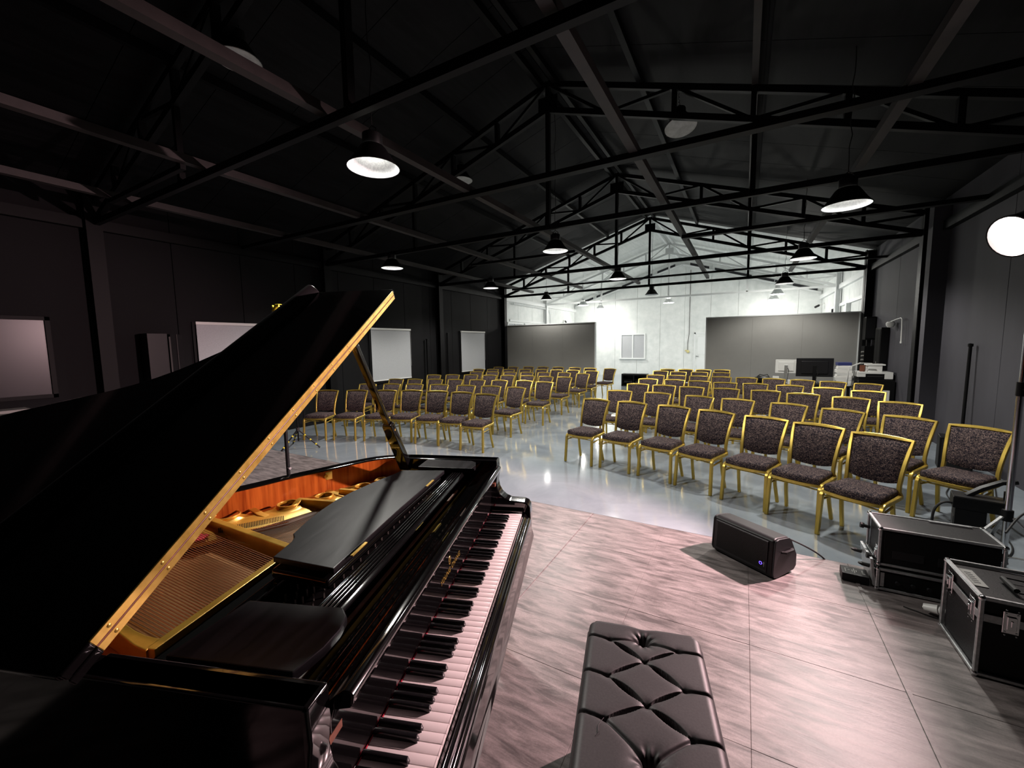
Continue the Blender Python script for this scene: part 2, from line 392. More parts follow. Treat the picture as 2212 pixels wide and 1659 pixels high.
# ------------------------------------------------------------------ partitions (free-standing, at the edge of the white room)
def partition(x0, x1, label):
    r = empty('partition_wall', ((x0+x1)/2, 14.42, 0), 0, label, 'partition')
    w = (x1 - x0) / 2
    n = 3
    for i in range(n):
        a = -w + 2*w*i/n; c = -w + 2*w*(i+1)/n
        MB().box(a + .001, c - .001, -.06, .06, 0, 2.5).build('panel', M_partition, r, smooth=False)
    MB().box(-w - .03, w + .03, -.075, .09, 2.5, 2.53).build('top_cap', M_white_steel, r, smooth=False)
    for s in (-1, 1): MB().box(s*w, s*(w + .03), -.065, .09, 0, 2.5).build('end_cap', M_white_steel, r, smooth=False)
    MB().box(-w, w, .062, .09, 0, 2.5).build('back_panel', M_white_wall, r, smooth=False)
partition(XL + .04, -4.72, 'low grey partition wall on the left, behind the left chairs')
partition(-1.05, 2.68, 'low grey partition wall on the right, behind the desk and screens')

# ------------------------------------------------------------------ windows with blinds on the left wall
def blind_window(n, y0, y1):
    w = empty('window_%d' % n, (XL, (y0+y1)/2, 0)); tag(w, kind='structure')
    h = (y1 - y0) / 2; z0, z1 = 0.84, 2.21
    MB().box(0.0, .03, -h - .04, -h, z0 - .02, z1 + .04).box(0, .03, h, h + .04, z0 - .02, z1 + .04).box(0, .03, -h - .04, h + .04, z0 - .06, z0 - .02).build('frame', M_steel_black, w, smooth=False)
    MB().box(0.005, .075, -h, h, z1 - .005, z1 + .045).build('head_box', M_whitepl, w, bevel=.006)
    MB().box(0.040, .046, -h + .015, h - .015, z0 + .03, z1 - .005).build('roller_blind', M_blind, w, smooth=False)
    MB().box(0.032, .054, -h + .012, h - .012, z0 + .0, z0 + .03).build('bottom_bar', M_whitepl, w, bevel=.004)
    MB().sweep([(.06, h - .01, z1), (.06, h - .01, 1.2)], .002, n=5).build('pull_chain', M_whitepl, w)
blind_window(1, 3.56, 5.06); blind_window(2, 7.46, 8.92); blind_window(3, 11.36, 12.84)
w0 = empty('window_4', (XL, 0.95, 0)); tag(w0, kind='structure')
MB().box(0, .012, -.85, .82, 1.17, 2.20).build('pane', M_glass_dark, w0, smooth=False)
MB().box(0, .035, -.90, .87, 2.20, 2.25).box(0, .035, -.90, .87, 1.12, 1.17).box(0, .035, .82, .87, 1.12, 2.25).box(0, .035, -.90, -.85, 1.12, 2.25).build('frame', M_steel_black, w0, smooth=False)
MB().box(0, .30, -.95, .55, .98, 1.02).build('sill', M_partition, w0, bevel=.005)
MB().box(0, .02, -.95, .55, .60, .98).build('apron', M_partition, w0, smooth=False)
# cabinet between the window and the first blind
cb = empty('wall_cabinet', (XL + .02, 3.02, 0), 0, 'tall dark cabinet with a pale door edge between window and first blind', 'cabinet')
MB().box(0, .30, -.24, .02, 0, 2.03).build('body', M_plastic, cb, bevel=.004)
MB().box(.0, .32, .03, .055, 0.02, 1.98).build('door', M_steel_brown, cb, bevel=.004)
MB().box(.0, .26, .07, .24, 0.02, 2.02).build('side_panel', M_black_wall, cb, bevel=.004)
MB().box(.0, .27, .155, .165, 0.02, 2.02).build('door', M_steel_brown, cb, bevel=.002)
for y_, h_, lab in ((9.55, 1.95, 'thin black pole standing at the left wall before the third column'), (10.55, 2.15, 'thin black pole standing at the left wall past the third column')):
    o = MB().cyl((XL + .12, y_, 0), (XL + .10, y_ + .02, h_), .035, 12).lathe([(.045, 0), (.045, .03), (0, .04)], (XL + .10, y_ + .02, h_ - .01), 12).build('wall_pole', M_steel_black); tag(o, lab, 'pole')
# windows of the white room, left
for n, (a, c) in ((5, (14.6, 15.9)), (6, (16.1, 17.3))):
    w = empty('window_%d' % n, (XL, (a+c)/2, 0)); tag(w, kind='structure'); h = (c-a)/2
    MB().box(0, .05, -h, h, 2.62, 2.68).box(0, .05, -h, -h + .05, 1.3, 2.62).box(0, .05, h - .05, h, 1.3, 2.62).box(0, .045, -.025, .025, 1.3, 2.62).box(0, .05, -h, h, 1.24, 1.3).build('frame', M_white_steel, w, smooth=False)
    for s in (-1, 1): MB().box(0.004, .012, s*.025, s*(h - .05), 1.3, 2.62).build('pane', M_blind, w, smooth=False)
# window, door in the far wall
w = empty('window_7', (-5.2, YE, 0)); tag(w, kind='structure')
MB().box(-.66, .66, -.05, 0, 2.17, 2.24).box(-.66, -.59, -.05, 0, .95, 2.17).box(.59, .66, -.05, 0, .95, 2.17).box(-.72, .68, -.09, 0, .88, .95).box(-.03, .03, -.045, 0, .95, 2.17).build('frame', M_white_steel, w, bevel=.004)
for s in (-1, 1):
    MB().box(min(s*.03, s*.59), max(s*.03, s*.59), -.012, -.004, .95, 2.17).build('pane', M_blind, w, smooth=False)
d = empty('door_1', (-1.68, YE, 0)); tag(d, kind='structure')
MB().box(-.5, -.44, -.06, 0, 0, 2.22).box(.44, .5, -.06, 0, 0, 2.22).box(-.5, .5, -.06, 0, 2.15, 2.22).build('door_frame', M_white_steel, d, smooth=False)
lf = MB().box(-.44, .44, -.035, -.002, 0, 2.15).build('door_leaf', M_white_wall, d, smooth=False)
for zz in ((.2, .95), (1.15, 2.0)):
    MB().box(-.34, .34, -.042, -.034, *zz).build('door_panel', M_white_steel, lf, bevel=.004)
MB().cyl((-.38, -.035, 1.05), (-.38, -.09, 1.05), .018, 10).sweep([(-.38, -.085, 1.05), (-.27, -.085, 1.05)], .010, n=8).build('door_handle', M_grey_pl, lf)

# conduit with the cream switch box
c = empty('wall_conduit', (-2.47, YE - .02, 0), 0, 'thin grey conduit running down the white gable to a cream box', 'conduit')
MB().sweep([(0.05, 0, 5.3), (0.05, 0, 2.2), (0.0, 0, 1.7), (0, 0, 1.36)], .012, n=6).build('pipe', M_steel_brown, c)
MB().lathe([(0.0, 0), (.06, 0), (.075, .03), (.05, .08), (0, .09)], (0.02, -.02, 1.28), 14, Matrix.Rotation(PI/2, 4, 'X')).box(-.12, -.04, -.03, 0, 1.30, 1.36).build('bell_box', M_cream, c)
# conduits and a little camera on the left of the white room
c = empty('wall_conduit', (XL + .12, 18.55, 0), 0, 'white conduits bending down beside the left white column', 'conduit')
for k in range(3):
    MB().sweep([(0, -3.6, 3.42 + k*.03), (0, -.5, 3.42 + k*.03), (.02, -.2 + k*.05, 3.36 + k*.02), (.03, -.05 + k*.05, 3.15), (.03, k*.05, 1.0)], .013, n=6).build('pipe', M_white_steel, c)
cm = empty('security_camera', (XL, 20.6, 3.0), 0, 'small dark security camera on the white left wall', 'security camera')
MB().box(0, .03, -.03, .03, -.03, .03).sweep([(.02, 0, 0), (.12, 0, -.03)], .012, n=6).build('bracket', M_whitepl, cm)
MB().cyl((.08, .08, -.03), (.2, -.1, -.1), .04, 10).build('body', M_grey_pl, cm)
cm = empty('security_camera', (XR, 21.6, 3.3), 0, 'small dark security camera on the white right wall', 'security camera')
MB().box(-.03, 0, -.03, .03, -.03, .03).sweep([(-.02, 0, 0), (-.2, -.1, -.1)], .012, n=6).build('bracket', M_whitepl, cm)
MB().cyl((-.2, -.06, -.08), (-.34, -.2, -.16), .045, 10).build('body', M_grey_pl, cm)

# ------------------------------------------------------------------ stage
ST = 0.24; SX0, SX1, SY0, SY1 = -8.0, 1.9, Y0 + .3, 3.455
SX1 = 1.52
st = empty('stage_platform', ((SX0+SX1)/2, 0, 0), 0, 'low raised stage covered with stone-look vinyl tiles', 'stage')
ox = -(SX0+SX1)/2
MB().box(SX0 + ox, SX1 + ox, SY0, SY1, 0.0, ST - .008).build('deck', M_stage_side, st, smooth=False)
MB().box(SX0 + ox, SX1 + ox, SY1, SY1 + .006, 0.0, ST - .002).build('edge_trim', M_stage_side, st, smooth=False)
T = 0.606; xs = [0.078 + T*k for k in range(-14, 4)]; ys = [3.455 - .575] + [3.455 - .575 - .612*k for k in range(1, 10)]
ys = [3.455] + ys; tile_mesh = {}
for i in range(len(xs) - 1):
    for j in range(len(ys) - 1):
        x0, x1 = max(xs[i], SX0), min(xs[i+1], SX1); y1, y0 = ys[j], max(ys[j+1], SY0)
        if x1 - x0 < .03 or y1 - y0 < .03: continue
        lift = random.choice((0, -.0004, -.0008)); g = .0004
        key = (round(x1-x0, 3), round(y1-y0, 3))
        if key not in tile_mesh:
            o = MB().box(-(x1-x0)/2 + g, (x1-x0)/2 - g, -(y1-y0)/2 + g, (y1-y0)/2 - g, -.008, 0).build('floor_tile', M_tile, st, bevel=.0012, seg=1)
            tile_mesh[key] = o.data
        else:
            o = bpy.data.objects.new('floor_tile', tile_mesh[key]); COL.objects.link(o); o.parent = st
        o.location = ((x0+x1)/2 + ox, (y0+y1)/2, ST + lift)
# raised joint lips along the deck panels
for x in (-1.145, 0.68):
    MB().sweep([(x + ox, SY0, ST + .001), (x + ox, 3.45, ST + .001)], .018, .007).build('joint_lip', M_tile, st)
# ------------------------------------------------------------------ banquet chairs
def make_chair():
    r = empty('banquet_chair')
    # seat cushion: D shape, bowed front, domed top
    prof = []
    for i in range(13):
        t = -1 + 2*i/12; prof.append((t*.205, -.215 - .030*(1 - t*t)))
    out = prof + [(.19, .165), (-.19, .165)]
    b = MB(); layers = [(.97, .416), (1.0, .424), (1.005, .464), (.975, .479), (.86, .488), (.55, .492)]
    rings = []
    for k, z in layers: rings.append([b.b.verts.new((px*k, -.02 + (py + .02)*k, z)) for px, py in out])
    n = len(out)
    b.face(rings[0][::-1]); b.face(rings[-1])
    for a, c in zip(rings, rings[1:]):
        for i in range(n): b.face([a[i], a[(i+1) % n], c[(i+1) % n], c[i]])
    b.build('seat', M_fabric, r, angle=55)
    # gold seat frame ring just under the cushion
    ring = [(px*1.0, py, .408) for px, py in out]
    MB().sweep(ring, .022, .026, closed=True).build('seat_frame', M_gold, r, bevel=.003, seg=1)
    # front legs: up, over a round shoulder, back along the seat to the upright
    def side(s):
        p = [(s*.224, -.245, 0), (s*.216, -.222, .36)]
        for a in (20, 45, 70): p.append((s*.216, -.222 + .05 - .05*math.cos(math.radians(a)), .36 + .05*math.sin(math.radians(a))))
        p += [(s*.216, -.165, .412), (s*.214, .06, .420), (s*.210, .145, .425)]
        return p
    def rear(s): return [(s*.200, .145, 0), (s*.190, .09, .20), (s*.184, .055, .40)]
    for s in (-1, 1):
        MB().sweep(side(s), .034, .032, up=(1, 0, 0)).build('leg', M_gold, r, bevel=.004, seg=1)
    for s in (-1, 1):
        MB().sweep(rear(s), .031, .029, up=(1, 0, 0)).build('leg', M_gold, r, bevel=.004, seg=1)
        MB().sweep([(s*.214, -.215, .335), (s*.188, .07, .345)], .010, n=6).build('stretcher', M_gold, r)
    MB().sweep([(-.2, -.22, .375), (0, -.08, .340), (.2, -.22, .375)], .016, .010).sweep([(-.184, .05, .375), (0, -.08, .338), (.184, .05, .375)], .016, .010).build('cross_brace', M_gold, r)
    # back frame: uprights flare and lean back, top rail bowed
    def up(s): 
        P = []
        for t in (0, .08, .2, .4, .6, .8, 1.0):
            z = .425 + .465*t; xx = .188 + .032*t**1.6 ; yy = .145 + .02*t + .115*t*t
            if t == 0: xx = .208
            if t == .08: xx = .192
            P.append((s*xx, yy, z))
        return P
    L, R = up(-1), up(1)
    top = [(t*.220, .280 + .018*(1 - t*t), .890 + .012*(1 - t*t)) for t in (-1, -.6, -.2, .2, .6, 1)]
    MB().sweep(L[:-1] + top + R[:-1][::-1], .030, .032, up=(0, -1, .25)).build('back_frame', M_gold, r, bevel=.004, seg=1)
    # upholstered back panel with a curved lower edge
    b = MB(); NX, NZ = 9, 8; F = []; Bk = []
    for j in range(NZ+1):
        v = j / NZ
        rf = []; rb = []
        for i in range(NX+1):
            u = -1 + 2*i/NX
            zb = .505 + .030*abs(u)**2.5; z = zb + (.880 + .010*(1-u*u) - zb) * v
            t = (z - .425)/.465; hw = .178 + .032*max(0, t)**1.6
            yy = .145 + .02*t + .115*t*t + .012*(1 - u*u)
            edge = min(1 - abs(u), v*1.6, (1 - v)*1.6)
            puff = .022*min(1, edge*4)**.6 + .004
            rf.append(b.b.verts.new((u*hw, yy - puff, z))); rb.append(b.b.verts.new((u*hw, yy + .012, z)))
        F.append(rf); Bk.append(rb)
    for j in range(NZ):
        for i in range(NX):
            b.face([F[j][i], F[j][i+1], F[j+1][i+1], F[j+1][i]]); b.face([Bk[j][i+1], Bk[j][i], Bk[j+1][i], Bk[j+1][i+1]])
    for j in range(NZ):
        b.face([F[j][0], F[j+1][0], Bk[j+1][0], Bk[j][0]]); b.face([F[j+1][NX], F[j][NX], Bk[j][NX], Bk[j+1][NX]])
    for i in range(NX):
        b.face([F[0][i+1], F[0][i], Bk[0][i], Bk[0][i+1]]); b.face([F[NZ][i], F[NZ][i+1], Bk[NZ][i+1], Bk[NZ][i]])
    b.build('backrest', M_fabric, r, angle=60)
    return r
ROWS = {
'R1':[(-1.97, 6.12, -12), (-1.4, 6.03, -13), (-0.8, 5.88, -18), (-0.27, 5.67, -24), (0.25, 5.43, -23), (0.7, 5.17, -27), (1.12, 4.82, -33)],
'R2':[(-1.95, 7.41, 2), (-1.27, 7.33, -9), (-0.59, 7.12, -19), (-0.05, 6.96, -16), (0.57, 6.72, -25), (1.1, 6.39, -32), (1.63, 6.06, -34), (2.04, 5.66, -40)],
'R3':[(-1.92, 8.76, 2), (-1.38, 8.67, -2), (-0.85, 8.53, -6), (-0.26, 8.47, -8), (0.36, 8.36, -12), (0.87, 8.09, -16), (1.43, 7.8, -19), (1.89, 7.44, -21)],
'R4':[(-1.97, 10.07, 0), (-1.37, 10.03, -2), (-0.84, 9.89, -3), (-0.32, 9.69, -5), (0.23, 9.66, -7), (0.8, 9.49, -10), (1.35, 9.24, -10), (1.85, 8.90, -13)],
'R5':[(-2.02, 11.3, 1), (-1.50, 11.35, 0), (-0.97, 11.32, -3), (-0.46, 11.24, -5), (0.08, 11.15, -9), (0.62, 11.02, -12), (1.14, 10.86, -18), (1.64, 10.63, -21), (2.15, 10.35, -27)],
'R6':[(-2.17, 12.94, -4), (-1.64, 12.72, -4), (-1.08, 12.76, -5), (-0.53, 12.73, -3)],
'R7':[(-2.12, 13.9, -6), (-1.58, 13.93, -8), (-1.07, 13.91, -8), (-0.56, 13.94, -9)],
'L1':[(-7.28, 5.27, 23), (-6.71, 5.52, 20), (-6.14, 5.74, 21), (-5.63, 5.93, 16), (-5.07, 6.02, 15), (-4.5, 6.05, 8), (-3.93, 5.98, 3)],
'L2':[(-7.57, 6.54, 14), (-7.03, 6.77, 11), (-6.48, 6.92, 10), (-5.88, 7.06, 12), (-5.2, 7.14, 8), (-4.61, 7.22, 8), (-3.98, 7.19, -7)],
'L3':[(-7.94, 7.8, 9), (-7.43, 7.96, 7), (-6.91, 8.15, 6), (-6.35, 8.27, 4), (-5.75, 8.38, 2), (-5.15, 8.46, 0), (-4.53, 8.58, -1), (-3.95, 8.47, -3)],
'L4':[(-7.96, 9.33, 13), (-7.46, 9.58, 9), (-6.9, 9.72, 7), (-6.29, 9.78, 5), (-5.74, 9.86, 1), (-5.16, 9.95, -2), (-4.56, 9.87, -7), (-4.04, 9.89, -9)],
'L5':[(-7.51, 10.89, 9), (-6.98, 11.02, 5), (-6.36, 11.08, 2), (-5.82, 11.19, -2), (-5.26, 11.24, -7), (-4.65, 11.37, -11), (-3.98, 11.14, -15)],
'L6':[(-8.22, 12.08, 2), (-7.69, 12.17, 1), (-7.1, 12.28, 0), (-6.54, 12.44, -1), (-5.95, 12.53, -3), (-5.37, 12.47, -3), (-4.81, 12.49, -4), (-4.12, 12.34, -6)],
'L7':[(-8.22, 13.44, -2), (-7.7, 13.66, -2), (-7.16, 13.9, -2), (-6.6, 14.0, -1), (-5.96, 13.96, -2), (-5.27, 13.88, -2), (-4.64, 13.7, -2)],
}
ORD = ['first', 'second', 'third', 'fourth', 'fifth', 'sixth', 'seventh', 'eighth', 'ninth']
proto = make_chair(); first = True
for key, L in ROWS.items():
    right_side = key[0] == 'R'; rn = int(key[1]) - 1
    for i, (x, y, a) in enumerate(L):
        c = proto if first else copy_tree(proto); first = False
        ar = math.radians(a)
        # (x, y) is the middle of the top rail; the seat centre lies .285 in front of it
        c.location = (x + .285*math.sin(ar), y - .285*math.cos(ar), 0); c.rotation_euler = (0, 0, ar)
        k = i if right_side else len(L) - 1 - i
        rowname = 'front row' if rn == 0 else ORD[rn] + ' row'
        pos = 'aisle end' if k == 0 else ORD[k] + ' from the aisle'
        if k == len(L) - 1 : pos = '%s wall end' % ('right' if right_side else 'left')
        if key in ('R6', 'R7') and k == len(L) - 1: pos = 'end nearest the desk'
        tag(c, 'gold-framed patterned banquet chair, %s %s of the aisle, %s' % (rowname, 'right' if right_side else 'left', pos), 'chair', 'banquet chairs %s of the aisle' % ('right' if right_side else 'left'))
c = copy_tree(proto); c.location = (-3.98, 13.30, 0); c.rotation_euler = (0, 0, math.radians(-16))
tag(c, 'lone dark-looking banquet chair set apart in the gap before the white room', 'chair')
# papers left on seats
for nm, (row, i), lab in (('leaflet', ('R2', 0), 'white leaflet on the second-row chair beside the aisle'), ('leaflet', ('R3', 1), 'white leaflet on a third-row seat right of the aisle'), ('leaflet', ('R3', 4), 'white leaflet on the fifth third-row seat right of the aisle')):
    x, y, a = ROWS[row][i]; ar = math.radians(a)
    o = MB().box(-.075, .075, -.105, .105, 0, .003).build(nm, M_paper, smooth=False)
    o.location = (x + .30*math.sin(ar), y - .30*math.cos(ar), .4925); o.rotation_euler = (0, 0, ar + .2)
    tag(o, lab, 'paper')

# ------------------------------------------------------------------ high bay lamps
def lamp(x, y, z, label, group, power=0, white=False, lens=False, tilt=0.0, s=1.0, top=None):
    r = empty('pendant_lamp', (x, y, z), 0, label, 'lamp', group)
    ms = M_white_steel if white else M_steel_black
    R = .215*s
    MB().lathe([(.085*s, .17*s), (.10*s, .155*s), (R*.80, .045*s), (R, 0.0), (R + .004, .004), (R*.80 + .006, .052*s), (.108*s, .160*s), (.09*s, .178*s), (.085*s, .17*s)], n=28, cap=False).build('shade', ms, r, angle=50)
    MB().lathe([(R - .003, .003), (R*.80 - .003, .046*s), (.094*s, .150*s)], n=28, cap=False).build('reflector', M_lens_off if lens else M_shade_in, r, angle=50)
    MB().cyl((0, 0, .150*s), (0, 0, .158*s), .097*s, 24).build('led_board', M_led if power else M_lens_off, r)
    MB().lathe([(.075*s, .17*s), (.082*s, .19*s), (.082*s, .27*s), (.06*s, .285*s), (0, .285*s)], n=20).build('housing', ms if white else M_plastic, r)
    MB().sweep([(0, 0, .28*s), (0.0, 0, .31*s)], .008, n=6).sweep([(-.05*s, 0, .26*s), (-.05*s, 0, .31*s), (0, 0, .345*s), (.05*s, 0, .31*s), (.05*s, 0, .26*s)], .005, n=6).build('hook', ms, r)
    zt = (top if top is not None else roof_z(x) - .02) - z
    pts = [(0, 0, .34*s)]; N = 10
    for i in range(1, N): pts.append((.012*math.sin(i*2.3 + x), .012*math.cos(i*1.7 + y), .34*s + (zt - .34*s)*i/N))
    pts.append((0, 0, zt)); MB().sweep(pts, .0045, n=5).build('cord', M_white_steel if white else M_rubber, r)
    if lens: MB().lathe([(0, -.004), (R*.97, -.002), (R*.97, .004), (0, .004)], n=28).build('lens', M_lens_off, r)
    if tilt: r.rotation_euler = (math.radians(tilt), math.radians(tilt*.5), 0)
    if power:
        ld = bpy.data.lights.new('lamp_light', 'POINT' if white else 'SPOT'); ld.energy = power*6; ld.color = (1.0, .97, .90); ld.shadow_soft_size = .09
        ld.shadow_soft_size = .09
        if not white: ld.spot_size = math.radians(150); ld.spot_blend = .55
        lo = bpy.data.objects.new('lamp_light', ld); COL.objects.link(lo); lo.parent = r; lo.location = (0, 0, -.06 if white else .03)
        if white:       # point light cut back; downward spot added to even the wall brightness
            ld.energy = power*2.6
            l2 = bpy.data.lights.new('lamp_light', 'SPOT'); l2.energy = power*5.5; l2.color = ld.color; l2.shadow_soft_size = .09; l2.spot_size = math.radians(160); l2.spot_blend = .9
            l3 = bpy.data.objects.new('lamp_light', l2); COL.objects.link(l3); l3.parent = r; l3.location = (0, 0, .02)
    return r
GB, GW = 'black pendant lamps of the hall', 'pendant lamps of the white room'
lamp(-2.79, 2.58, 3.28, 'large lit black pendant lamp above the piano, nearest the camera', GB, P_BAY)
lamp(-6.25, 6.15, 3.34, 'lit black pendant lamp at the far left above the left chairs', GB, P_BAY)
lamp(-2.87, 6.61, 3.35, 'lit black pendant lamp above the aisle, bright bell inside', GB, P_BAY)
lamp(-6.3, 9.93, 3.36, 'lit black pendant lamp just left of the white room opening', GB, P_BAY)
lamp(.88, 5.6, 3.17, 'big lit black pendant lamp on the right, near the pink spotlight', GB, P_BAY)
lamp(.90, 9.5, 3.29, 'black pendant lamp in front of the roof peak, right of centre', GB, P_BAY)
lamp(.86, 13.0, 3.25, 'black pendant lamp glowing above the right partition', GB, P_BAY*.6)
lamp(-2.85, 10.5, 3.38, 'black pendant lamp seen as a dark bell left of centre', GB, P_BAY)
lamp(-2.80, 14.6, 3.38, 'small black pendant lamp silhouetted on the white gable wall', GB, 0)
lamp(-6.45, 14.0, 3.40, 'small black pendant lamp silhouetted above the left partition', GB, P_BAY*.5)  # light of this dark bell is added, to brighten the left partition
lamp(-.88, 6.41, 4.76, 'unlit pendant lamp with a pale lens high under the roof', GB, 0, lens=True, tilt=-12)
lamp(-4.54, 2.49, 4.66, 'unlit dark pendant lamp behind the long beam, upper left', GB, 0, lens=True)
lamp(-4.86, 6.68, 4.93, 'unlit pendant lamp behind the roof lattice above the left chairs', GB, 0, lens=True)
lamp(-6.2, 17.3, 3.42, 'white pendant lamp over the left partition, nearer one', GW, P_WHITE, True)
lamp(-6.62, 21.1, 3.56, 'white pendant lamp next to the far gable wall, left', GW, P_WHITE, True)
lamp(-2.95, 19.2, 3.48, 'white pendant lamp in front of the middle of the gable wall', GW, P_WHITE, True)
lamp(.93, 17.0, 3.36, 'white pendant lamp over the right partition, nearer one', GW, P_WHITE, True)
lamp(1.02, 20.8, 3.50, 'white pendant lamp over the right partition, farther one', GW, P_WHITE, True)
# lamps of the same white room that hang behind the roof edge, out of sight
# ------------------------------------------------------------------ grand piano (local x = into the piano, y = towards the bass end, z up)
PZ = ST
piano = empty('grand_piano', (-.907, 1.668, PZ), math.atan2(-.343, -.939), 'black polished grand piano with raised lid and gold hinge strip', 'piano')
def Wz(z): return z - PZ
def build(b, name, m, parent=None, **k): return b.build(name, m, parent or piano, **k)
RT = 1.21 - PZ                                    # rim top
outer = [(.13, -.105), (.45, -.108), (.60, -.105), (.70, -.085), (.79, -.03), (.865, .07), (.93, .165), (1.02, .285), (1.09, .41), (1.17, .52), (1.28, .605),
         (1.45, .68), (1.60, .75), (1.72, .83), (1.81, .93), (1.86, 1.05), (1.86, 1.17), (1.81, 1.28), (1.70, 1.34), (1.55, 1.352), (1.2, 1.352), (.15, 1.352)]
def offset(path, d):
    out = []
    for i, p in enumerate(path):
        a = Vector(path[max(0, i-1)]); c = Vector(path[min(len(path)-1, i+1)]); t = (c - a).normalized(); nrm = Vector((t.y, -t.x))
        out.append((p[0] - nrm.x*d, p[1] - nrm.y*d))
    return out
def smooth2(path, it=2):
    for _ in range(it):
        q = [path[0]]
        for a, c in zip(path, path[1:]):
            q += [(a[0]*.75 + c[0]*.25, a[1]*.75 + c[1]*.25), (a[0]*.25 + c[0]*.75, a[1]*.25 + c[1]*.75)]
        q.append(path[-1]); path = q
    return path
O2 = smooth2(outer, 1)
I2 = offset(O2, -.050)
cen = Vector((.9, .65))
if (Vector(I2[10]) - cen).length > (Vector(O2[10]) - cen).length: I2 = offset(O2, .050)
def ribbon(A, B, z0, z1):
    b = MB(); n = len(A)
    a0 = [b.b.verts.new((*p, z0)) for p in A]; a1 = [b.b.verts.new((*p, z1)) for p in A]
    c0 = [b.b.verts.new((*p, z0)) for p in B]; c1 = [b.b.verts.new((*p, z1)) for p in B]
    for i in range(n-1):
        b.face([a0[i], a0[i+1], a1[i+1], a1[i]]); b.face([c0[i+1], c0[i], c1[i], c1[i+1]])
        b.face([a1[i], a1[i+1], c1[i+1], c1[i]]); b.face([a0[i+1], a0[i], c0[i], c0[i+1]])
    b.face([a0[0], a1[0], c1[0], c0[0]]); b.face([a0[-1], c0[-1], c1[-1], a1[-1]])
    return b
build(ribbon(O2, I2, .58, RT), 'rim', M_polish, bevel=.004)
J2 = [((a[0]*.08 + c[0]*.92) , (a[1]*.08 + c[1]*.92)) for a, c in zip(O2, I2)]
K2 = offset(I2, -.004) if (Vector(offset(I2, -.004)[10]) - cen).length < (Vector(I2[10]) - cen).length else offset(I2, .004)
build(ribbon(I2, K2, .82, RT - .008), 'rim_veneer', M_mahog)
# cheek arms, cut in a hollow curve down to the key block
armp = [(.60, RT), (.125, RT), (.122, 1.145-PZ), (.128, 1.10-PZ), (.122, 1.065-PZ), (.108, 1.04-PZ), (.088, 1.022-PZ), (.06, 1.010-PZ), (-.005, 1.008-PZ), (-.026, 1.0-PZ), (-.038, .98-PZ), (-.042, .90-PZ), (-.02, .84-PZ), (.60, .58)]
for y0, y1, sh in ((-.105, -.032, 0), (1.294, 1.352, .020)):
    b = MB().prism([(x + (sh if z > 1.03 - PZ and x < .2 else 0), z) for x, z in armp], y0, y1, 'y')
    build(b, 'cheek_arm', M_polish, bevel=.006, seg=3)
# key blocks, key bed, key slip
for y0, y1 in ((-.032, -.008), (1.224, 1.294)):
    build(MB().box(-.004, .15, y0, y1, .60, .972 - PZ), 'key_block', M_polish, bevel=.003)
build(MB().box(-.02, .30, -.032, 1.285, .585, .69), 'key_bed', M_polish, bevel=.003)
ks = [(-.004, .952-PZ), (-.014, .955-PZ), (-.020, .948-PZ), (-.024, .938-PZ), (-.034, .934-PZ), (-.044, .920-PZ), (-.046, .88-PZ), (-.052, .86-PZ), (-.056, .84-PZ), (-.004, .83-PZ)]
build(MB().prism(ks, -.032, 1.285, 'y'), 'key_slip', M_polish, bevel=.002)
# keys: 52 white, 36 black, C8 at the far end
ZW = .962 - PZ; pitch = 1.2222/52; wk = None; bk = None
names = 'CBAGFED'
for i in range(52):
    if wk is None:
        wk = build(MB().box(0, .150, -pitch/2 + .0006, pitch/2 - .0006, -.022, 0).box(-.0015, .003, -pitch/2 + .0006, pitch/2 - .0006, -.006, 0), 'white_key', M_ivory, bevel=.0012, seg=2); o = wk
    else:
        o = bpy.data.objects.new('white_key', wk.data); COL.objects.link(o); o.parent = piano
    o.location = (0, pitch*(i + .5), ZW - random.random()*.0005)
for i in range(1, 52):
    a, c = names[(i-1) % 7], names[i % 7]       # boundary between key i-1 (higher) and i (lower)
    if (a, c) in (('C', 'B'), ('F', 'E')): continue
    if bk is None:
        b = MB(); hw, tw = .0068, .0047
        P = []
        for xx, zz, w in ((.050, -.004, hw), (.054, .0115, tw), (.150, .0125, tw), (.150, -.004, hw)):
            P.append([b.b.verts.new((xx, s*w, zz)) for s in (-1, 1)])
        b.face([P[0][0], P[1][0], P[2][0], P[3][0]]); b.face([P[3][1], P[2][1], P[1][1], P[0][1]])
        b.face([P[0][0], P[0][1], P[1][1], P[1][0]]); b.face([P[1][0], P[1][1], P[2][1], P[2][0]]); b.face([P[2][0], P[2][1], P[3][1], P[3][0]])
        b.face([P[3][0], P[3][1], P[0][1], P[0][0]])
        bk = build(b, 'black_key', M_ebony, bevel=.0016, seg=2); o = bk
    else:
        o = bpy.data.objects.new('black_key', bk.data); COL.objects.link(o); o.parent = piano
    o.location = (0, pitch*i, ZW)
build(MB().box(.1503, .1520, -.008, 1.224, ZW - .01, ZW + .0005), 'key_felt', M_redfelt)
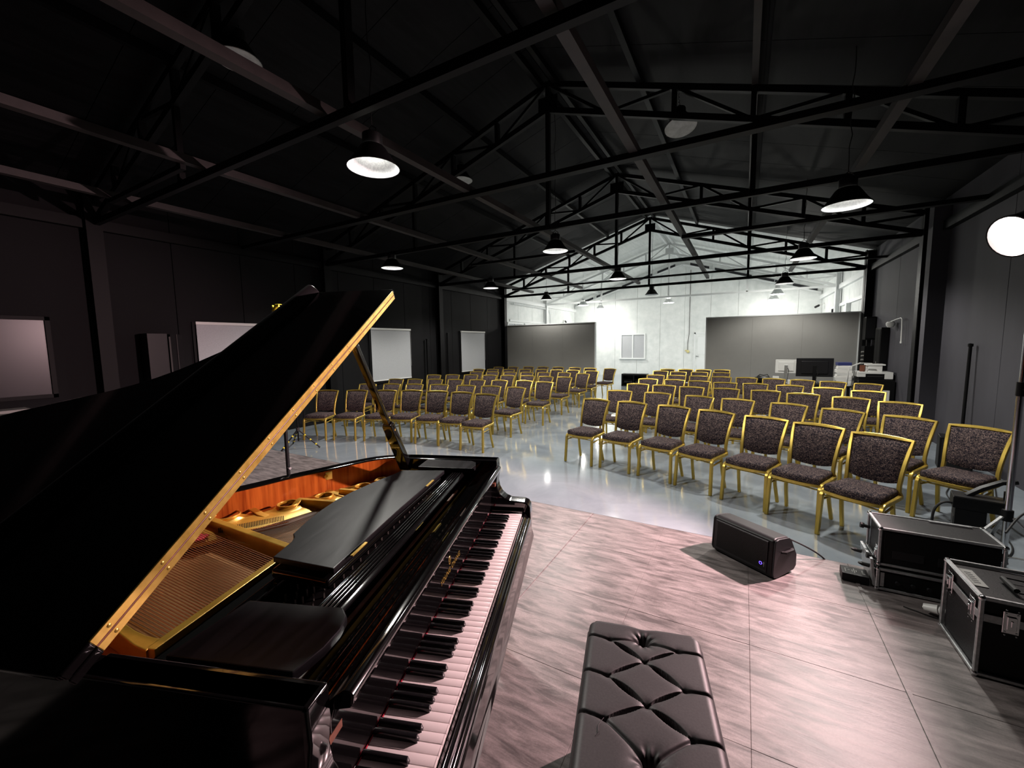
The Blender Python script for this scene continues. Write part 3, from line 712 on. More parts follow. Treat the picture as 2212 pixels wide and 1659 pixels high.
# fallboard, opened upright
fb = [(.1535, .962), (.150, 1.125), (.143, 1.150), (.112, 1.158), (.104, 1.168), (.103, 1.182), (.110, 1.190), (.124, 1.190), (.150, 1.168), (.160, 1.165), (.178, 1.156), (.188, 1.148), (.200, 1.144), (.222, 1.137), (.242, 1.122), (.251, 1.108), (.248, 1.095), (.232, 1.09), (.20, 1.0), (.19, .962)]
fallb = build(MB().prism([(x, z - PZ) for x, z in fb], -.030, 1.290, 'y'), 'fallboard', M_polish, bevel=.0025, seg=2)
build(MB().sweep([(.2475, -.02, 1.1165-PZ), (.2475, 1.27, 1.1165-PZ)], .012, .010), 'fallboard_hinge', M_brass)
o = MB().box(-.012, .012, -.034, .034, -.001, .001).build('maker_plate', M_brass, piano, bevel=.0005); o.location = (.226, .560, 1.1345 - PZ); o.rotation_euler = (0, math.radians(31), 0)
for txt, y, sz in (('YOUNG CHANG', .722, .0250),):
    cu = bpy.data.curves.new('lettering', 'FONT'); cu.body = txt; cu.size = sz; cu.extrude = .0004; cu.space_character = 1.12
    tmp = bpy.data.objects.new('lettering_curve', cu); COL.objects.link(tmp); bpy.context.view_layer.update(); me = bpy.data.meshes.new_from_object(tmp); bpy.data.objects.remove(tmp); to = bpy.data.objects.new('lettering', me); COL.objects.link(to); me.materials.clear(); me.materials.append(M_brass); to.parent = fallb
    to.matrix_local = Matrix(((0, 0, -1, .1508), (-1, 0, 0, y), (0, 1, 0, 1.022 - PZ), (0, 0, 0, 1)))
# emblem: a ring with a small upright fork in it
mb = MB(); mb.sweep([(.1515, .630 + .010*math.cos(2*PI*k/20), 1.062 - PZ + .014*math.sin(2*PI*k/20)) for k in range(20)], .0011, n=5, closed=True)
mb.sweep([(.1515, .630, 1.051-PZ), (.1515, .630, 1.058-PZ)], .0009, n=5).sweep([(.1515, .6265, 1.070-PZ), (.1515, .6265, 1.060-PZ), (.1515, .630, 1.057-PZ), (.1515, .6335, 1.060-PZ), (.1515, .6335, 1.070-PZ)], .0009, n=5)
mb.build('emblem', M_brass, fallb)
# action seen in the slot behind the fallboard
build(MB().box(.20, .66, -.03, 1.285, .70, .80), 'action_tray', M_stage_side)
hm = MB()
for k in range(88):
    yy = .02 + k*1.18/88
    hm.box(.262, .274, yy - .004, yy + .004, .80, .835)
hm2 = build(hm, 'hammer_heads', M_orange); tag(hm2, kind='stuff')
hr = MB()
for k in range(88):
    yy = .02 + k*1.18/88
    hr.box(.256, .263, yy - .0035, yy + .0035, .80, .822)
tag(build(hr, 'hammer_felts', M_redfelt), kind='stuff')
build(MB().box(.278, .29, -.02, 1.26, .84, .87), 'action_rail', M_darkwood, bevel=.003)
# pin block and plate
build(MB().box(.31, .640, -.03, 1.285, .858, .868), 'pin_block', M_matt_black, bevel=.003)
pn = MB()
for k in range(150):
    yy = .06 + (k % 75)*1.16/75; xx = .40 + .05*(k // 75) + .02*(k % 3)
    pn.cyl((xx, yy, .866), (xx, yy, .888), .003, 5)
tag(build(pn, 'tuning_pins', M_steelstring), kind='stuff')
# soundboard
inn = [p for p in I2 if p[0] > .62]
sb = MB(); sb.prism([(.64, -.03)] + inn + [(.64, 1.285)],   .822, .828)
build(sb, 'soundboard', M_soundboard)
# iron plate: border along the bentside with round holes, front bar, bass corner, struts
def plate_band(path_in, w0, w1, z, t=.018):
    b = MB(); n = len(path_in)
    A = offset(path_in, w0); B = offset(path_in, w1)
    r = [[b.b.verts.new((*A[i], z)) for i in range(n)], [b.b.verts.new((*A[i], z + t)) for i in range(n)], [b.b.verts.new((*B[i], z + t)) for i in range(n)], [b.b.verts.new((*B[i], z)) for i in range(n)]]
    for k in range(4):
        for i in range(n-1): b.face([r[k][i], r[k][i+1], r[(k+1) % 4][i+1], r[(k+1) % 4][i]])
    b.face([r[k][0] for k in range(4)]); b.face([r[k][-1] for k in (3, 2, 1, 0)])
    return b
sgn = 1 if (Vector(offset(O2, .068)[10]) - cen).length < (Vector(O2[10]) - cen).length else -1
bent = [p for p in O2 if p[1] < 1.30 and p[0] > .50]
holes = [(.683, .063, .024), (.729, .159, .031), (.834, .299, .032), (.931, .402, .037), (1.092, .540, .040), (1.29, .655, .05), (1.50, .745, .05)]
# band built as a grid skin with the holes cut through
def banded(path, w0, w1, z, t):
    b = MB(); n = len(path); dense = []
    for i in range(n-1):
        L = (Vector(path[i+1]) - Vector(path[i])).length; k = max(1, int(L/.006))
        for j in range(k): dense.append((path[i][0] + (path[i+1][0]-path[i][0])*j/k, path[i][1] + (path[i+1][1]-path[i][1])*j/k))
    dense.append(path[-1])
    for _ in range(6): dense = [dense[0]] + [((dense[i-1][0]+dense[i][0]*2+dense[i+1][0])/4, (dense[i-1][1]+dense[i][1]*2+dense[i+1][1])/4) for i in range(1, len(dense)-1)] + [dense[-1]]
    W = 22; cols = [offset(dense, w0 + (w1-w0)*j/W) for j in range(W+1)]
    def hz(p, j):
        zz = z - .012*max(0, (j/W - .6)/.4)**2
        for hx, hy, hr in holes:
            dd = math.hypot(p[0]-hx, p[1]-hy)
            if dd < hr*1.7: zz += .012*max(0, 1 - max(0, dd - hr)/(hr*.6))
        return zz
    inside = lambda p: any(math.hypot(p[0]-hx, p[1]-hy) < hr for hx, hy, hr in holes)
    V = []
    for j in range(W+1):
        row = []
        for i in range(len(dense)):
            p = cols[j][i]
            for hx, hy, hr in holes:            # snap near-rim points onto the circle
                dd = math.hypot(p[0]-hx, p[1]-hy)
                if hr - .006 < dd < hr + .001 and dd > 0: p = (hx + (p[0]-hx)*hr/dd, hy + (p[1]-hy)*hr/dd)
            row.append((b.b.verts.new((p[0], p[1], hz(p, j))), p))
        V.append(row)
    for j in range(W):
        for i in range(len(dense)-1):
            q = (V[j][i], V[j][i+1], V[j+1][i+1], V[j+1][i])
            cx = sum(v[1][0] for v in q)/4; cy = sum(v[1][1] for v in q)/4
            if inside((cx, cy)): continue
            b.face([v[0] for v in q])
    for v in [v for v in b.b.verts if not v.link_faces]: b.b.verts.remove(v)
    ext = bmesh.ops.extrude_face_region(b.b, geom=b.b.faces[:])
    for g in ext['geom']:
        if isinstance(g, bmesh.types.BMVert): g.co.z -= t
    return b
build(banded(bent, sgn*.085, sgn*.235, .872, .012), 'plate_border', M_plate, angle=50)
for hx, hy, hr in holes:
    build(MB().sweep([(hx + (hr+.003)*math.cos(2*PI*k/28), hy + (hr+.003)*math.sin(2*PI*k/28), .885) for k in range(28)], .0042, n=6, closed=True), 'hole_rim', M_plate)
    build(MB().cyl((hx, hy, .829), (hx, hy, .832), hr*.98, 24), 'hole_liner', M_plastic)
build(MB().box(.638, .664, -.03, 1.19, .845, .886), 'plate_front_bar', M_plate, bevel=.004)
cr = [(.655, 1.158), (.655, 1.195), (.70, 1.185), (.80, 1.150), (1.2, 1.03), (1.60, .91), (1.60, .88), (1.2, 1.0), (.805, 1.124), (.749, 1.143), (.702, 1.154)]
build(MB().prism(cr, .828, .886), 'plate_bass_edge', M_plate, bevel=.004)
build(ribbon(I2, offset(I2, sgn*.045), .846, .862), 'rim_ledge', M_darkwood)
def strut(a, c, h=.055, w=.034):
    b = MB().sweep([(a[0], a[1], .897 - h/2), (c[0], c[1], .897 - h/2)], w, h); build(b, 'plate_strut', M_plate, bevel=.004)
strut((.645, .752), (1.60, .43), .066, .026)
strut((.645, .375), (.895, .368), .060, .022); strut((.645, .245), (.80, .235), .05, .02); strut((.645, .10), (.70, .10), .04, .02)
build(MB().prism([(.375, .897), (.357, .897), (.357, .84), (.50, .84), (.50, .855), (.44, .868), (.40, .888)], .885, .912, 'x'), 'strut_nose', M_plate, bevel=.004)
# curved webs between neighbouring holes
for cpts in ([(1.10, .435, .882), (1.045, .462, .884), (.985, .490, .880), (.925, .503, .872), (.895, .497, .866)], [(.875, .215, .882), (.83, .240, .884), (.76, .258, .878), (.70, .252, .872)]):
    build(MB().sweep([(a_, b_, c_ - .006) for a_, b_, c_ in cpts], .026, .006), 'plate_collar', M_plate, bevel=.003)
# strings: bass strings run from the front bar towards the tail, crossing the others
one = None
for k in range(44):
    y = 1.150 - k*.0081
    if one is None:
        b = MB().cyl((0, 0, 0), (1, 0, 0), .0019, 6); one = build(b, 'bass_string', M_string); o = one
    else:
        o = bpy.data.objects.new('bass_string', one.data); COL.objects.link(o); o.parent = piano
    sl = -.28 - .07*(k/43); L = 1.02 - .006*k
    o.location = (.664, y, .879); o.rotation_euler = (0, 0, math.atan(sl)); o.scale = (L, 1 - .35*k/43, 1 - .35*k/43)
st_ = MB()
for k in range(150):
    y = .73 - k*.0047; x1 = .80 + .42*max(0, (y)/.73)**.8
    if any(abs(y - s) < .022 for s in (.37, .24, .10)): continue
    st_.sweep([(.664, y, .862), (x1, y - .10*(y/.73), .858)], .0009, .0009)
tag(build(st_, 'treble_strings', M_steelstring, smooth=False), kind='stuff')
br = [(.74, .20), (.80, .40), (.86, .52), (.95, .62), (1.1, .66)]
build(MB().sweep([(x, y, .838) for x, y in smooth2(br, 1)], .022, .035), 'bridge', M_darkwood, bevel=.003)
hp = MB()
for k in range(40):
    t = k/39; x = .86 + .16*t; y = .52 + .13*t
    hp.cyl((x, y, .868), (x + .003, y - .004, .886), .0015, 5)
tag(build(hp, 'hitch_pins', M_plastic), kind='stuff')
ag = MB()
for k in range(26):
    t = k/25; x = .84 + .14*t; y = .530 + .13*t
    ag.sweep([(x, y, .868), (x - .014, y + .006, .870)], .0045, .003)
tag(build(ag, 'string_clips', M_chrome), kind='stuff')
rf = MB()
for k in range(14): rf.sweep([(1.03 + .006*k, .71 + .006*(k % 3), .872), (1.035 + .006*k, .675, .874)], .006, .004)
tag(build(rf, 'listing_felt', M_redfelt), kind='stuff')
# shelves left and right of the music desk
def shelf(pts, name):
    return build(MB().prism(pts, 1.185 - PZ, 1.207 - PZ), name, M_polish_dusty, bevel=.004)
def rcorner(c, r, a0, a1, n=8): return [(c[0] + r*math.cos(math.radians(a0 + (a1-a0)*i/n)), c[1] + r*math.sin(math.radians(a0 + (a1-a0)*i/n))) for i in range(n+1)]
shelf([(.48, -.032), (.48, .091), (.205, .091)] + rcorner((.245, .03), .062, 100, 180)[0:0] + [(.222, .088), (.212, .04), (.225, -.01), (.25, -.032)], 'desk_shelf')
shelf([(.466, 1.112), (.235, 1.105), (.212, 1.13), (.203, 1.17), (.205, 1.22), (.222, 1.285), (.490, 1.285)], 'desk_shelf')
build(MB().prism([(.50, .095), (.50, .15), (.36, .15), (.36, .095)], 1.13-PZ, 1.165-PZ), 'rail_block', M_polish)
# ribbed slide rail
rb = [(.250, 1.176), (.250, 1.182), (.256, 1.190)]
for k in range(5): rb += [(.2585 + .0105*k, 1.192), (.2625 + .0105*k, 1.192), (.2645 + .0105*k, 1.186), (.2665 + .0105*k, 1.186)]
rb += [(.311, 1.190), (.316, 1.184), (.316, 1.176)]
build(MB().prism([(x, z - PZ) for x, z in rb], .092, 1.112, 'y'), 'desk_rail', M_polish, bevel=.0008, seg=1)
build(MB().box(.50, .53, .092, 1.112, 1.11 - PZ, 1.165 - PZ), 'desk_rail', M_polish, bevel=.003)
# music desk lying flat, two layers
dk = [(.322, .17), (.335, .60), (.337, .985), (.535, .955), (.545, .87), (.556, .845), (.575, .825), (.592, .74), (.602, .65), (.604, .56), (.592, .47), (.565, .36), (.528, .25), (.515, .19)]
dsk = build(MB().prism(dk, 1.203 - PZ, 1.220 - PZ), 'music_desk', M_polish_dusty, bevel=.003)
dk2 = [(.330, .19), (.342, .60), (.345, 1.0), (.530, .972), (.535, .20)]
MB().prism(dk2, 1.168 - PZ, 1.195 - PZ).build('desk_tray', M_polish, dsk, bevel=.008, seg=3)
for y in (.345, .885):
    MB().box(.320, .328, y - .038, y + .038, 1.2195 - PZ, 1.2225 - PZ).build('desk_hinge', M_brass, dsk)
# little latch plate on the bentside
lp_ = build(MB().box(-.004, .004, -.03, .03, -.05, -.012), 'lid_latch', M_chrome, bevel=.001); lp_.location = (.893, .198, RT); lp_.rotation_euler = (0, 0, math.radians(-37))
MB().cyl((.006, 0, -.03), (-.008, 0, -.03), .008, 10).build('latch_pin', M_brass, lp_)
# lid: hinge axis on the bass side, raised 31.3 degrees
TH = math.radians(31.3)
lid = bpy.data.objects.new('lid', None)
def lidM():
    # lid frame: x = into the piano, y' = up the slope towards the treble (negative piano y), z' = outward normal
    ys = Vector((0, -math.cos(TH), math.sin(TH))); zs = Vector((0, math.sin(TH), math.cos(TH)))
    xs = Vector((-1, 0, 0))     # keeps it right-handed: x' = -x
    M = Matrix.Identity(4)
    for i in range(3): M[i][0], M[i][1], M[i][2] = xs[i], ys[i], zs[i]
    M[0][3], M[1][3], M[2][3] = .55, 1.372, 1.222 - PZ + .006
    return M
LM = lidM()
# outline in lid frame: (x' = .55 - w, y' = slope distance from hinge)
lo_ = []
for w_, u_ in [(.556, -.118), (.70, -.10), (.80, -.04), (.875, .06), (.94, .155), (1.03, .275), (1.10, .40), (1.18, .51), (1.29, .595), (1.46, .67), (1.61, .74), (1.73, .82), (1.82, .92), (1.875, 1.05), (1.875, 1.18), (1.82, 1.30), (1.70, 1.365), (1.55, 1.372), (.556, 1.372)]:
    lo_.append((.55 - w_, 1.372 - u_))
lo_ = smooth2(lo_[:-1], 1) + [lo_[-1]]
lidb = MB().prism(lo_, 0, .018).build('lid', M_polish, piano, bevel=.004, seg=3); lidb.matrix_local = LM
# folded front flap lying on the lid: from x' = -.003 back to -.42
fx0, fx1 = -.004, -.425
flap = MB().prism([(fx0, -.012), (fx0, 1.49), (fx1, 1.49), (fx1, -.012)], .0205, .0385).build('lid_flap', M_polish, piano, bevel=.005, seg=3); flap.matrix_local = LM
# rolled edge moulding of the flap, standing up along its rear edge
rp = [(-.372, .037), (-.378, .052), (-.392, .070), (-.412, .077), (-.428, .070), (-.436, .053), (-.436, .028), (-.425, .0205)]
MB().prism(rp, -.012, 1.49, 'y').build('rolled_edge', M_polish_highlight, flap, bevel=.003)
screw_mesh = [None]
def strip(z0, z1):
    h = MB().box(-.0035, .0012, .042, 1.468, z0, z1).build('hinge_leaf', M_brass, piano, bevel=.0006, seg=1); h.matrix_local = LM
    y = .072
    while y < 1.45:
        if screw_mesh[0] is None:
            o = MB().lathe([(.0036, .0), (.0036, .0006), (.0024, .0014), (0, .0017)], (0, 0, 0), 10, Matrix.Rotation(PI/2, 4, 'Y')).build('hinge_screw', M_brass, h); screw_mesh[0] = o.data
        else:
            o = bpy.data.objects.new('hinge_screw', screw_mesh[0]); COL.objects.link(o); o.parent = h
        o.location = (.0012, y, (z0+z1)/2); y += .118
strip(.0015, .0174); strip(.0212, .0378)
MB().cyl((-.0, .042, .0194), (-.0, 1.468, .0194), .0021, 8).build('hinge_pin', M_darkwood, lidb)
for z in (.0005, .0208):
    MB().box(-.004, .0035, -.010, .042, z, z + .0178).build('lid_end', M_polish, lidb, bevel=.004, seg=3)
# prop stick
a = Vector((.60, -.045, 1.15 - PZ)); c = Vector((.582, .42, 1.785 - PZ)); dv = c - a
mid = a + dv*.42
b = MB().sweep([a, a + dv*.02, mid, mid + dv*.02], .034, .048, up=(1, 0, 0), taper=[.6, 1.15, 1.0, .7]); prop = build(b, 'prop_stick', M_polish, bevel=.004)
MB().sweep([mid - dv*.02, c], .022, .026, up=(1, 0, 0)).build('prop_extension', M_polish, prop, bevel=.003)
MB().cyl(mid - dv*.04 + Vector((-.025, 0, 0)), mid - dv*.04 + Vector((.025, 0, 0)), .006, 8).build('prop_pin', M_brass, prop)
build(MB().box(.575, .625, -.060, -.030, 1.13 - PZ, 1.165 - PZ), 'prop_socket', M_chrome, bevel=.003)
# legs and lyre (mostly out of view)
for x, y in ((.16, -.02), (.16, 1.26), (1.55, 1.05)):
    lg = build(MB().sweep([(x, y, .60), (x, y, .52), (x, y, .10)], .12, .12, taper=[1, .95, .62]), 'leg', M_polish, bevel=.006)
    MB().cyl((x - .012, y, .0525), (x + .012, y, .0525), .050, 16).build('caster', M_brass, lg)
    MB().box(x - .02, x + .02, y - .02, y + .02, .05, .105).build('caster_fork', M_brass, lg)
build(MB().box(.20, 1.6, 0.05, 1.25, .56, .585), 'bottom_board', M_polish)
ly = build(MB().sweep([(.42, .56, .57), (.42, .56, .14)], .03, .04).sweep([(.42, .70, .57), (.42, .70, .14)], .03, .04).box(.36, .48, .50, .76, .09, .16), 'pedal_lyre', M_polish, bevel=.004)
for k in range(3): MB().sweep([(.40, .56 + .07*k, .10), (.28, .56 + .07*k, .06), (.22, .56 + .07*k, .055)], .022, .008).build('pedal', M_brass, ly, bevel=.003)
# ------------------------------------------------------------------ piano bench
bn = empty('piano_bench', (-.271, 1.385, ST), math.radians(13.7), 'black leather piano bench with deep button tufting and open pleats', 'bench')
BT = .50; A0, A1, B0, B1 = -.192, .192, -.655, .075      # x across, y = -along
Cb = [(0, 0), (0, -.100), (0, -.269), (0, -.438)]
Lb = [(-.114, -.025), (-.115, -.187), (-.116, -.342)]; Rb = [(.110, -.027), (.112, -.188), (.113, -.347)]
segs = []
def sg(a, c, w, d): segs.append((a, c, w, d))
S, O_, T_ = (.0045, .006), (.0150, .024), (.0070, .0202)     # shallow crease / open pleat: half width, depth
sg(Cb[0], Lb[0], *S); sg(Cb[0], Rb[0], *S)
sg(Lb[0], Cb[1], *O_); sg(Rb[0], Cb[1], *T_); sg(Cb[1], Lb[1], *T_); sg(Cb[1], Rb[1], *O_)
sg(Lb[1], Cb[2], *O_); sg(Rb[1], Cb[2], *T_); sg(Cb[2], Lb[2], *T_); sg(Cb[2], Rb[2], *O_)
sg(Lb[2], Cb[3], *S); sg(Rb[2], Cb[3], *S)
for p in Lb: sg(p, (A0 - .01, p[1] + .012), .0042, .008)
for p in Rb: sg(p, (A1 + .01, p[1] + .004), .0042, .008)
def hgt(x, y):
    ex = min(x - A0, A1 - x); ey = min(y - B0, B1 - y)
    r = .026; z = 0
    for e in (ex, ey):
        if e < r: z -= (r - math.sqrt(max(0, r*r - (r - e)**2))) * .9
    # pillows between the creases
    for (a, c, w, d) in segs:
        ax, ay = a; cx, cy = c; L2 = (cx-ax)**2 + (cy-ay)**2
        t = max(0, min(1, ((x-ax)*(cx-ax) + (y-ay)*(cy-ay))/L2)); px, py = ax + t*(cx-ax), ay + t*(cy-ay)
        dd = math.hypot(x-px, y-py)
        if d > .02:                      # open lens-shaped pleat
            prof = math.sin(PI*min(1, max(0, (t-.12)/.76)))**.8 if .12 < t < .88 else 0
            ww = .0022 + w*prof*.62; dp = .006 + .024*prof
            if dd < ww: z -= dp*(1 - (dd/ww)**6)
            z -= .0022*math.exp(-(dd/.016)**2)
        else:
            z -= d*math.exp(-(dd/w)**2) + .0018*math.exp(-(dd/.014)**2)
    for i, (bx, by) in enumerate(Cb + Lb + Rb):
        deep = i in (0, 3); q = math.hypot(x-bx, y-by)
        if deep:
            ang = math.atan2(y-by, x-bx)
            z -= .034*math.exp(-(q/.016)**2) + .012*math.exp(-(q/.042)**2)
            z += .0022*math.sin(ang*9 + 1)*math.exp(-((q-.028)/.016)**2)
        else: z -= .004*math.exp(-(q/.007)**2)
    return BT + z
NXB, NYB = 170, 300; b = MB(); G = []
for j in range(NYB+1):
    y = B0 + (B1-B0)*j/NYB
    row = []
    for i in range(NXB+1):
        x = A0 + (A1-A0)*i/NXB; z = hgt(x, y); xx, yy = x, y; rc = .038
        for ye, sy in ((B1, 1), (B0, -1)):       # corners rounded in plan
            u_ = (abs(x) - (A1 - rc))/rc; v_ = (sy*(y - ye) + rc)/rc
            if u_ > 0 and v_ > 0:
                k_ = max(u_, v_)/math.hypot(u_, v_)
                xx = math.copysign(A1 - rc + rc*u_*k_, x); yy = ye + sy*(-rc + rc*v_*k_)
        yy -= .010*math.exp(-(x/.035)**2)*max(0, (y - .02)/(B1 - .02))
        row.append(b.b.verts.new((xx, yy, z)))
    G.append(row)
for j in range(NYB):
    for i in range(NXB): b.face([G[j][i], G[j][i+1], G[j+1][i+1], G[j+1][i]])
bd = [G[0][i] for i in range(NXB+1)] + [G[j][NXB] for j in range(1, NYB+1)] + [G[NYB][i] for i in range(NXB-1, -1, -1)] + [G[j][0] for j in range(NYB-1, 0, -1)]
lo1 = [b.b.verts.new((v.co.x*1.01, v.co.y, BT - .075)) for v in bd]; lo2 = [b.b.verts.new((v.co.x*.97, v.co.y, BT - .10)) for v in bd]
n = len(bd)
for A, C in ((bd, lo1), (lo1, lo2)):
    for i in range(n): b.face([A[i], A[(i+1) % n], C[(i+1) % n], C[i]])
b.face(lo2)
cush = b.build('cushion', M_leather, bn, angle=75)
for i, (x, y) in enumerate(Cb + Lb + Rb):
    z = hgt(x, y)
    if i in (0, 3): MB().lathe([(.0, .007), (.006, .006), (.0095, .002), (.0095, -.004), (0, -.006)], (x, y, z + .002), 16).build('button', M_leather, cush)
    else: MB().sweep([(x + .004*math.cos(t), y + .004*math.sin(t) + .003, z + .006 + .003*math.sin(t*1.5)) for t in (0, 1, 2, 3, 4, 5)], .0006, n=4).build('loose_thread', M_rubber, cush)
MB().sweep([(-.117, -.344, BT), (-.122, -.356, BT + .003), (-.130, -.372, BT + .002), (-.127, -.392, BT + .003), (-.136, -.405, BT + .001)], .0007, n=4).build('loose_thread', M_rubber, cush)
for sx in (-1, 1): MB().sweep([(sx*.193, B0 + .045, BT - .032), (sx*.193, B1 - .045, BT - .012 - .02)], .003, n=6).build('piping', M_leather, cush)
MB().box(A0 + .01, A1 - .01, B0 + .01, B1 - .01, BT - .16, BT - .10).build('apron', M_polish, bn, bevel=.004)
for x in (A0 + .035, A1 - .035):
    for y in (B0 + .035, B1 - .035): MB().sweep([(x, y, BT - .13), (x, y, 0)], .05, .05, taper=[1, .7]).build('leg', M_polish, bn, bevel=.004)

# ------------------------------------------------------------------ floor monitor on its side
mo = empty('stage_monitor', (.0565, 3.150, ST), math.atan2(-.245, .352), 'black loudspeaker lying on its side at the stage edge, blue ring lit', 'speaker')
L = .215
cs = [(-.040, .008), (.0, .0), (.175, .015), (.20, .04), (.20, .12), (.135, .235), (.110, .255), (.0, .268), (-.028, .262), (-.040, .246), (-.054, .035)]
cs2 = smooth2(cs + [cs[0]], 1)[:-1]
MB().prism(cs, -L, L, 'x').build('cabinet', M_plastic, mo, bevel=.012, seg=3)
# grille with real perforations
g = MB(); fa, fc = Vector((-.0570, .05)), Vector((-.0460, .236))
for i in range(66):
    for j in range(30):
        xx = -L + .035 + i*(2*L - .075)/65 + (.0028 if j % 2 else 0); p = fa + (fc - fa)*(j + .5)/30
        g.box(xx - .0018, xx + .0018, p.x - .002, p.x + .001, p.y - .0018, p.y + .0018)
gr = MB().prism([(-.053, .030), (-.060, .036), (-.0495, .240), (-.042, .246)], -L + .02, L - .03, 'x').build('grille', M_grey_pl, mo, bevel=.002)
go = g.build('grille_holes', M_rubber, gr, smooth=False); go.location = (0, -.0035, 0); tag(go, kind='stuff')
MB().sweep([(.148 + .009*math.cos(2*PI*k/20), -.0590, .085 + .009*math.sin(2*PI*k/20)) for k in range(20)], .0022, n=6, closed=True).build('ring_light', M_led_blue, gr)
MB().box(.168, .172, -.0605, -.055, .068, .100).build('badge', M_alu, gr)
for s in (-1, 1):
    e_ = MB().prism([(p[0]*.97 + .002, p[1]*.97 + .004) for p in cs], s*L, s*(L + .012), 'x').build('end_cap', M_grey_pl, mo, bevel=.004)
    MB().sweep([(s*(L + .010), .03, .17), (s*(L + .026), .05, .17), (s*(L + .026), .12, .17), (s*(L + .010), .14, .17)], .018, .012).build('handle', M_plastic, e_)
def cable(name, pts, r, m, label, parent=None):
    # smooth the path
    P = [Vector(p) for p in pts]
    for _ in range(3):
        q = [P[0]]
        for a, c in zip(P, P[1:]): q += [a.lerp(c, .25), a.lerp(c, .75)]
        q.append(P[-1]); P = q
    o = MB().sweep(P, r, n=7).build(name, m, parent)
    if label: tag(o, label, 'cable')
    return o
cable('power_cable', [(.30, 3.30, ST + .17), (.36, 3.36, ST + .13), (.46, 3.42, ST + .07), (.53, 3.445, ST + .02), (.56, 3.468, ST - .02), (.57, 3.48, .10), (.60, 3.52, .008), (.9, 3.75, .008)], .0055, M_rubber, 'black cable running from the floor monitor over the stage edge')

# ------------------------------------------------------------------ flight cases
def edges_box(p, x0, x1, y0, y1, z0, z1, w=.018, skip=()):
    segs_ = [((x0,y0,z0),(x1,y0,z0)), ((x0,y1,z0),(x1,y1,z0)), ((x0,y0,z1),(x1,y0,z1)), ((x0,y1,z1),(x1,y1,z1)),
            ((x0,y0,z0),(x0,y1,z0)), ((x1,y0,z0),(x1,y1,z0)), ((x0,y0,z1),(x0,y1,z1)), ((x1,y0,z1),(x1,y1,z1)),
            ((x0,y0,z0),(x0,y0,z1)), ((x1,y0,z0),(x1,y0,z1)), ((x0,y1,z0),(x0,y1,z1)), ((x1,y1,z0),(x1,y1,z1))]
    for i, (a, c) in enumerate(segs_):
        if i in skip: continue
        MB().sweep([a, c], w, w).build('edge_profile', M_alu, p, bevel=.003, seg=1)
    for x in (x0, x1):
        for y in (y0, y1):
            for z in (z0, z1):
                q = MB().lathe([(0, .013), (.008, .011), (.013, .0045), (.0135, -.004), (.010, -.011), (0, -.0135)], (x, y, z), 12)
                q.build('ball_corner', M_chrome, p)
def latch(p, c, ax):
    # butterfly latch on a face; ax: 'x-' faces -x, 'y-' faces -y
    x, y, z = c
    b = MB()
    if ax == 'x-':
        b.box(x - .003, x, y - .026, y + .026, z - .05, z + .05).box(x - .010, x - .003, y - .015, y + .015, z - .03, z + .03).box(x - .014, x - .009, y - .004, y + .004, z - .014, z + .014)
    else:
        b.box(x - .026, x + .026, y - .003, y, z - .05, z + .05).box(x - .015, x + .015, y - .010, y - .003, z - .03, z + .03).box(x - .004, x + .004, y - .014, y - .009, z - .014, z + .014)
    b.build('butterfly_latch', M_chrome, p, bevel=.0015, seg=1)
    rv = MB()
    for dz in (-.042, .042, -.058, .058):
        for d_ in (-.018, .018):
            q = (x - .003, y + d_, z + dz) if ax == 'x-' else (x + d_, y - .003, z + dz)
            rv.lathe([(.004, 0), (.003, .002), (0, .003)], q, 8, Matrix.Rotation(-PI/2, 4, 'Y') if ax == 'x-' else Matrix.Rotation(PI/2, 4, 'X'))
    tag(rv.build('rivets', M_chrome, p), kind='stuff')
# lower rack case
x0, x1, y0, y1 = .765, 1.285, 3.172, 3.432
c1 = empty('flight_case', ((x0+x1)/2, (y0+y1)/2, ST), 0, 'low black flight case with aluminium edges, bottom one of the stack', 'flight case')
hw, hd = (x1-x0)/2, (y1-y0)/2
MB().box(-hw + .008, hw - .008, -hd + .008, hd - .008, .006, .136).build('body', M_caseply, c1, bevel=.002)
edges_box(c1, -hw, hw, -hd, hd, .014, .136, .017); latch(c1, (-hw - .001, -.06, .075), 'x-'); latch(c1, (-hw - .001, .07, .075), 'x-')
MB().box(-hw + .03, hw - .03, -hd - .004, -hd + .02, .03, .118).build('rack_panel', M_plastic, c1, bevel=.002)
for k in range(6):
    MB().cyl((-hw + .09 + k*.07, -hd - .004, .07), (-hw + .09 + k*.07, -hd - .02, .07), .010, 12).build('knob', M_grey_pl, c1)
MB().box(-hw + .012, -hw + .03, -hd - .006, -hd, .03, .118).build('rack_rail', M_alu, c1)
# its open flap leaning out on the left
MB().prism([(-hw - .040, .19), (-hw - .025, .19), (-hw - .004, .02), (-hw - .018, .02)], -hd, hd, 'y').build('lid_edge', M_alu, c1, bevel=.002)
for yy in (-.10, .10):
    MB().cyl((-hw - .035, yy, .13), (-hw - .075, yy, .135), .012, 10).lathe([(.0, .008), (.012, .006), (.014, 0), (.010, -.006), (0, -.008)], (-hw - .078, yy, .136), 10).build('foot', M_rubber, c1)
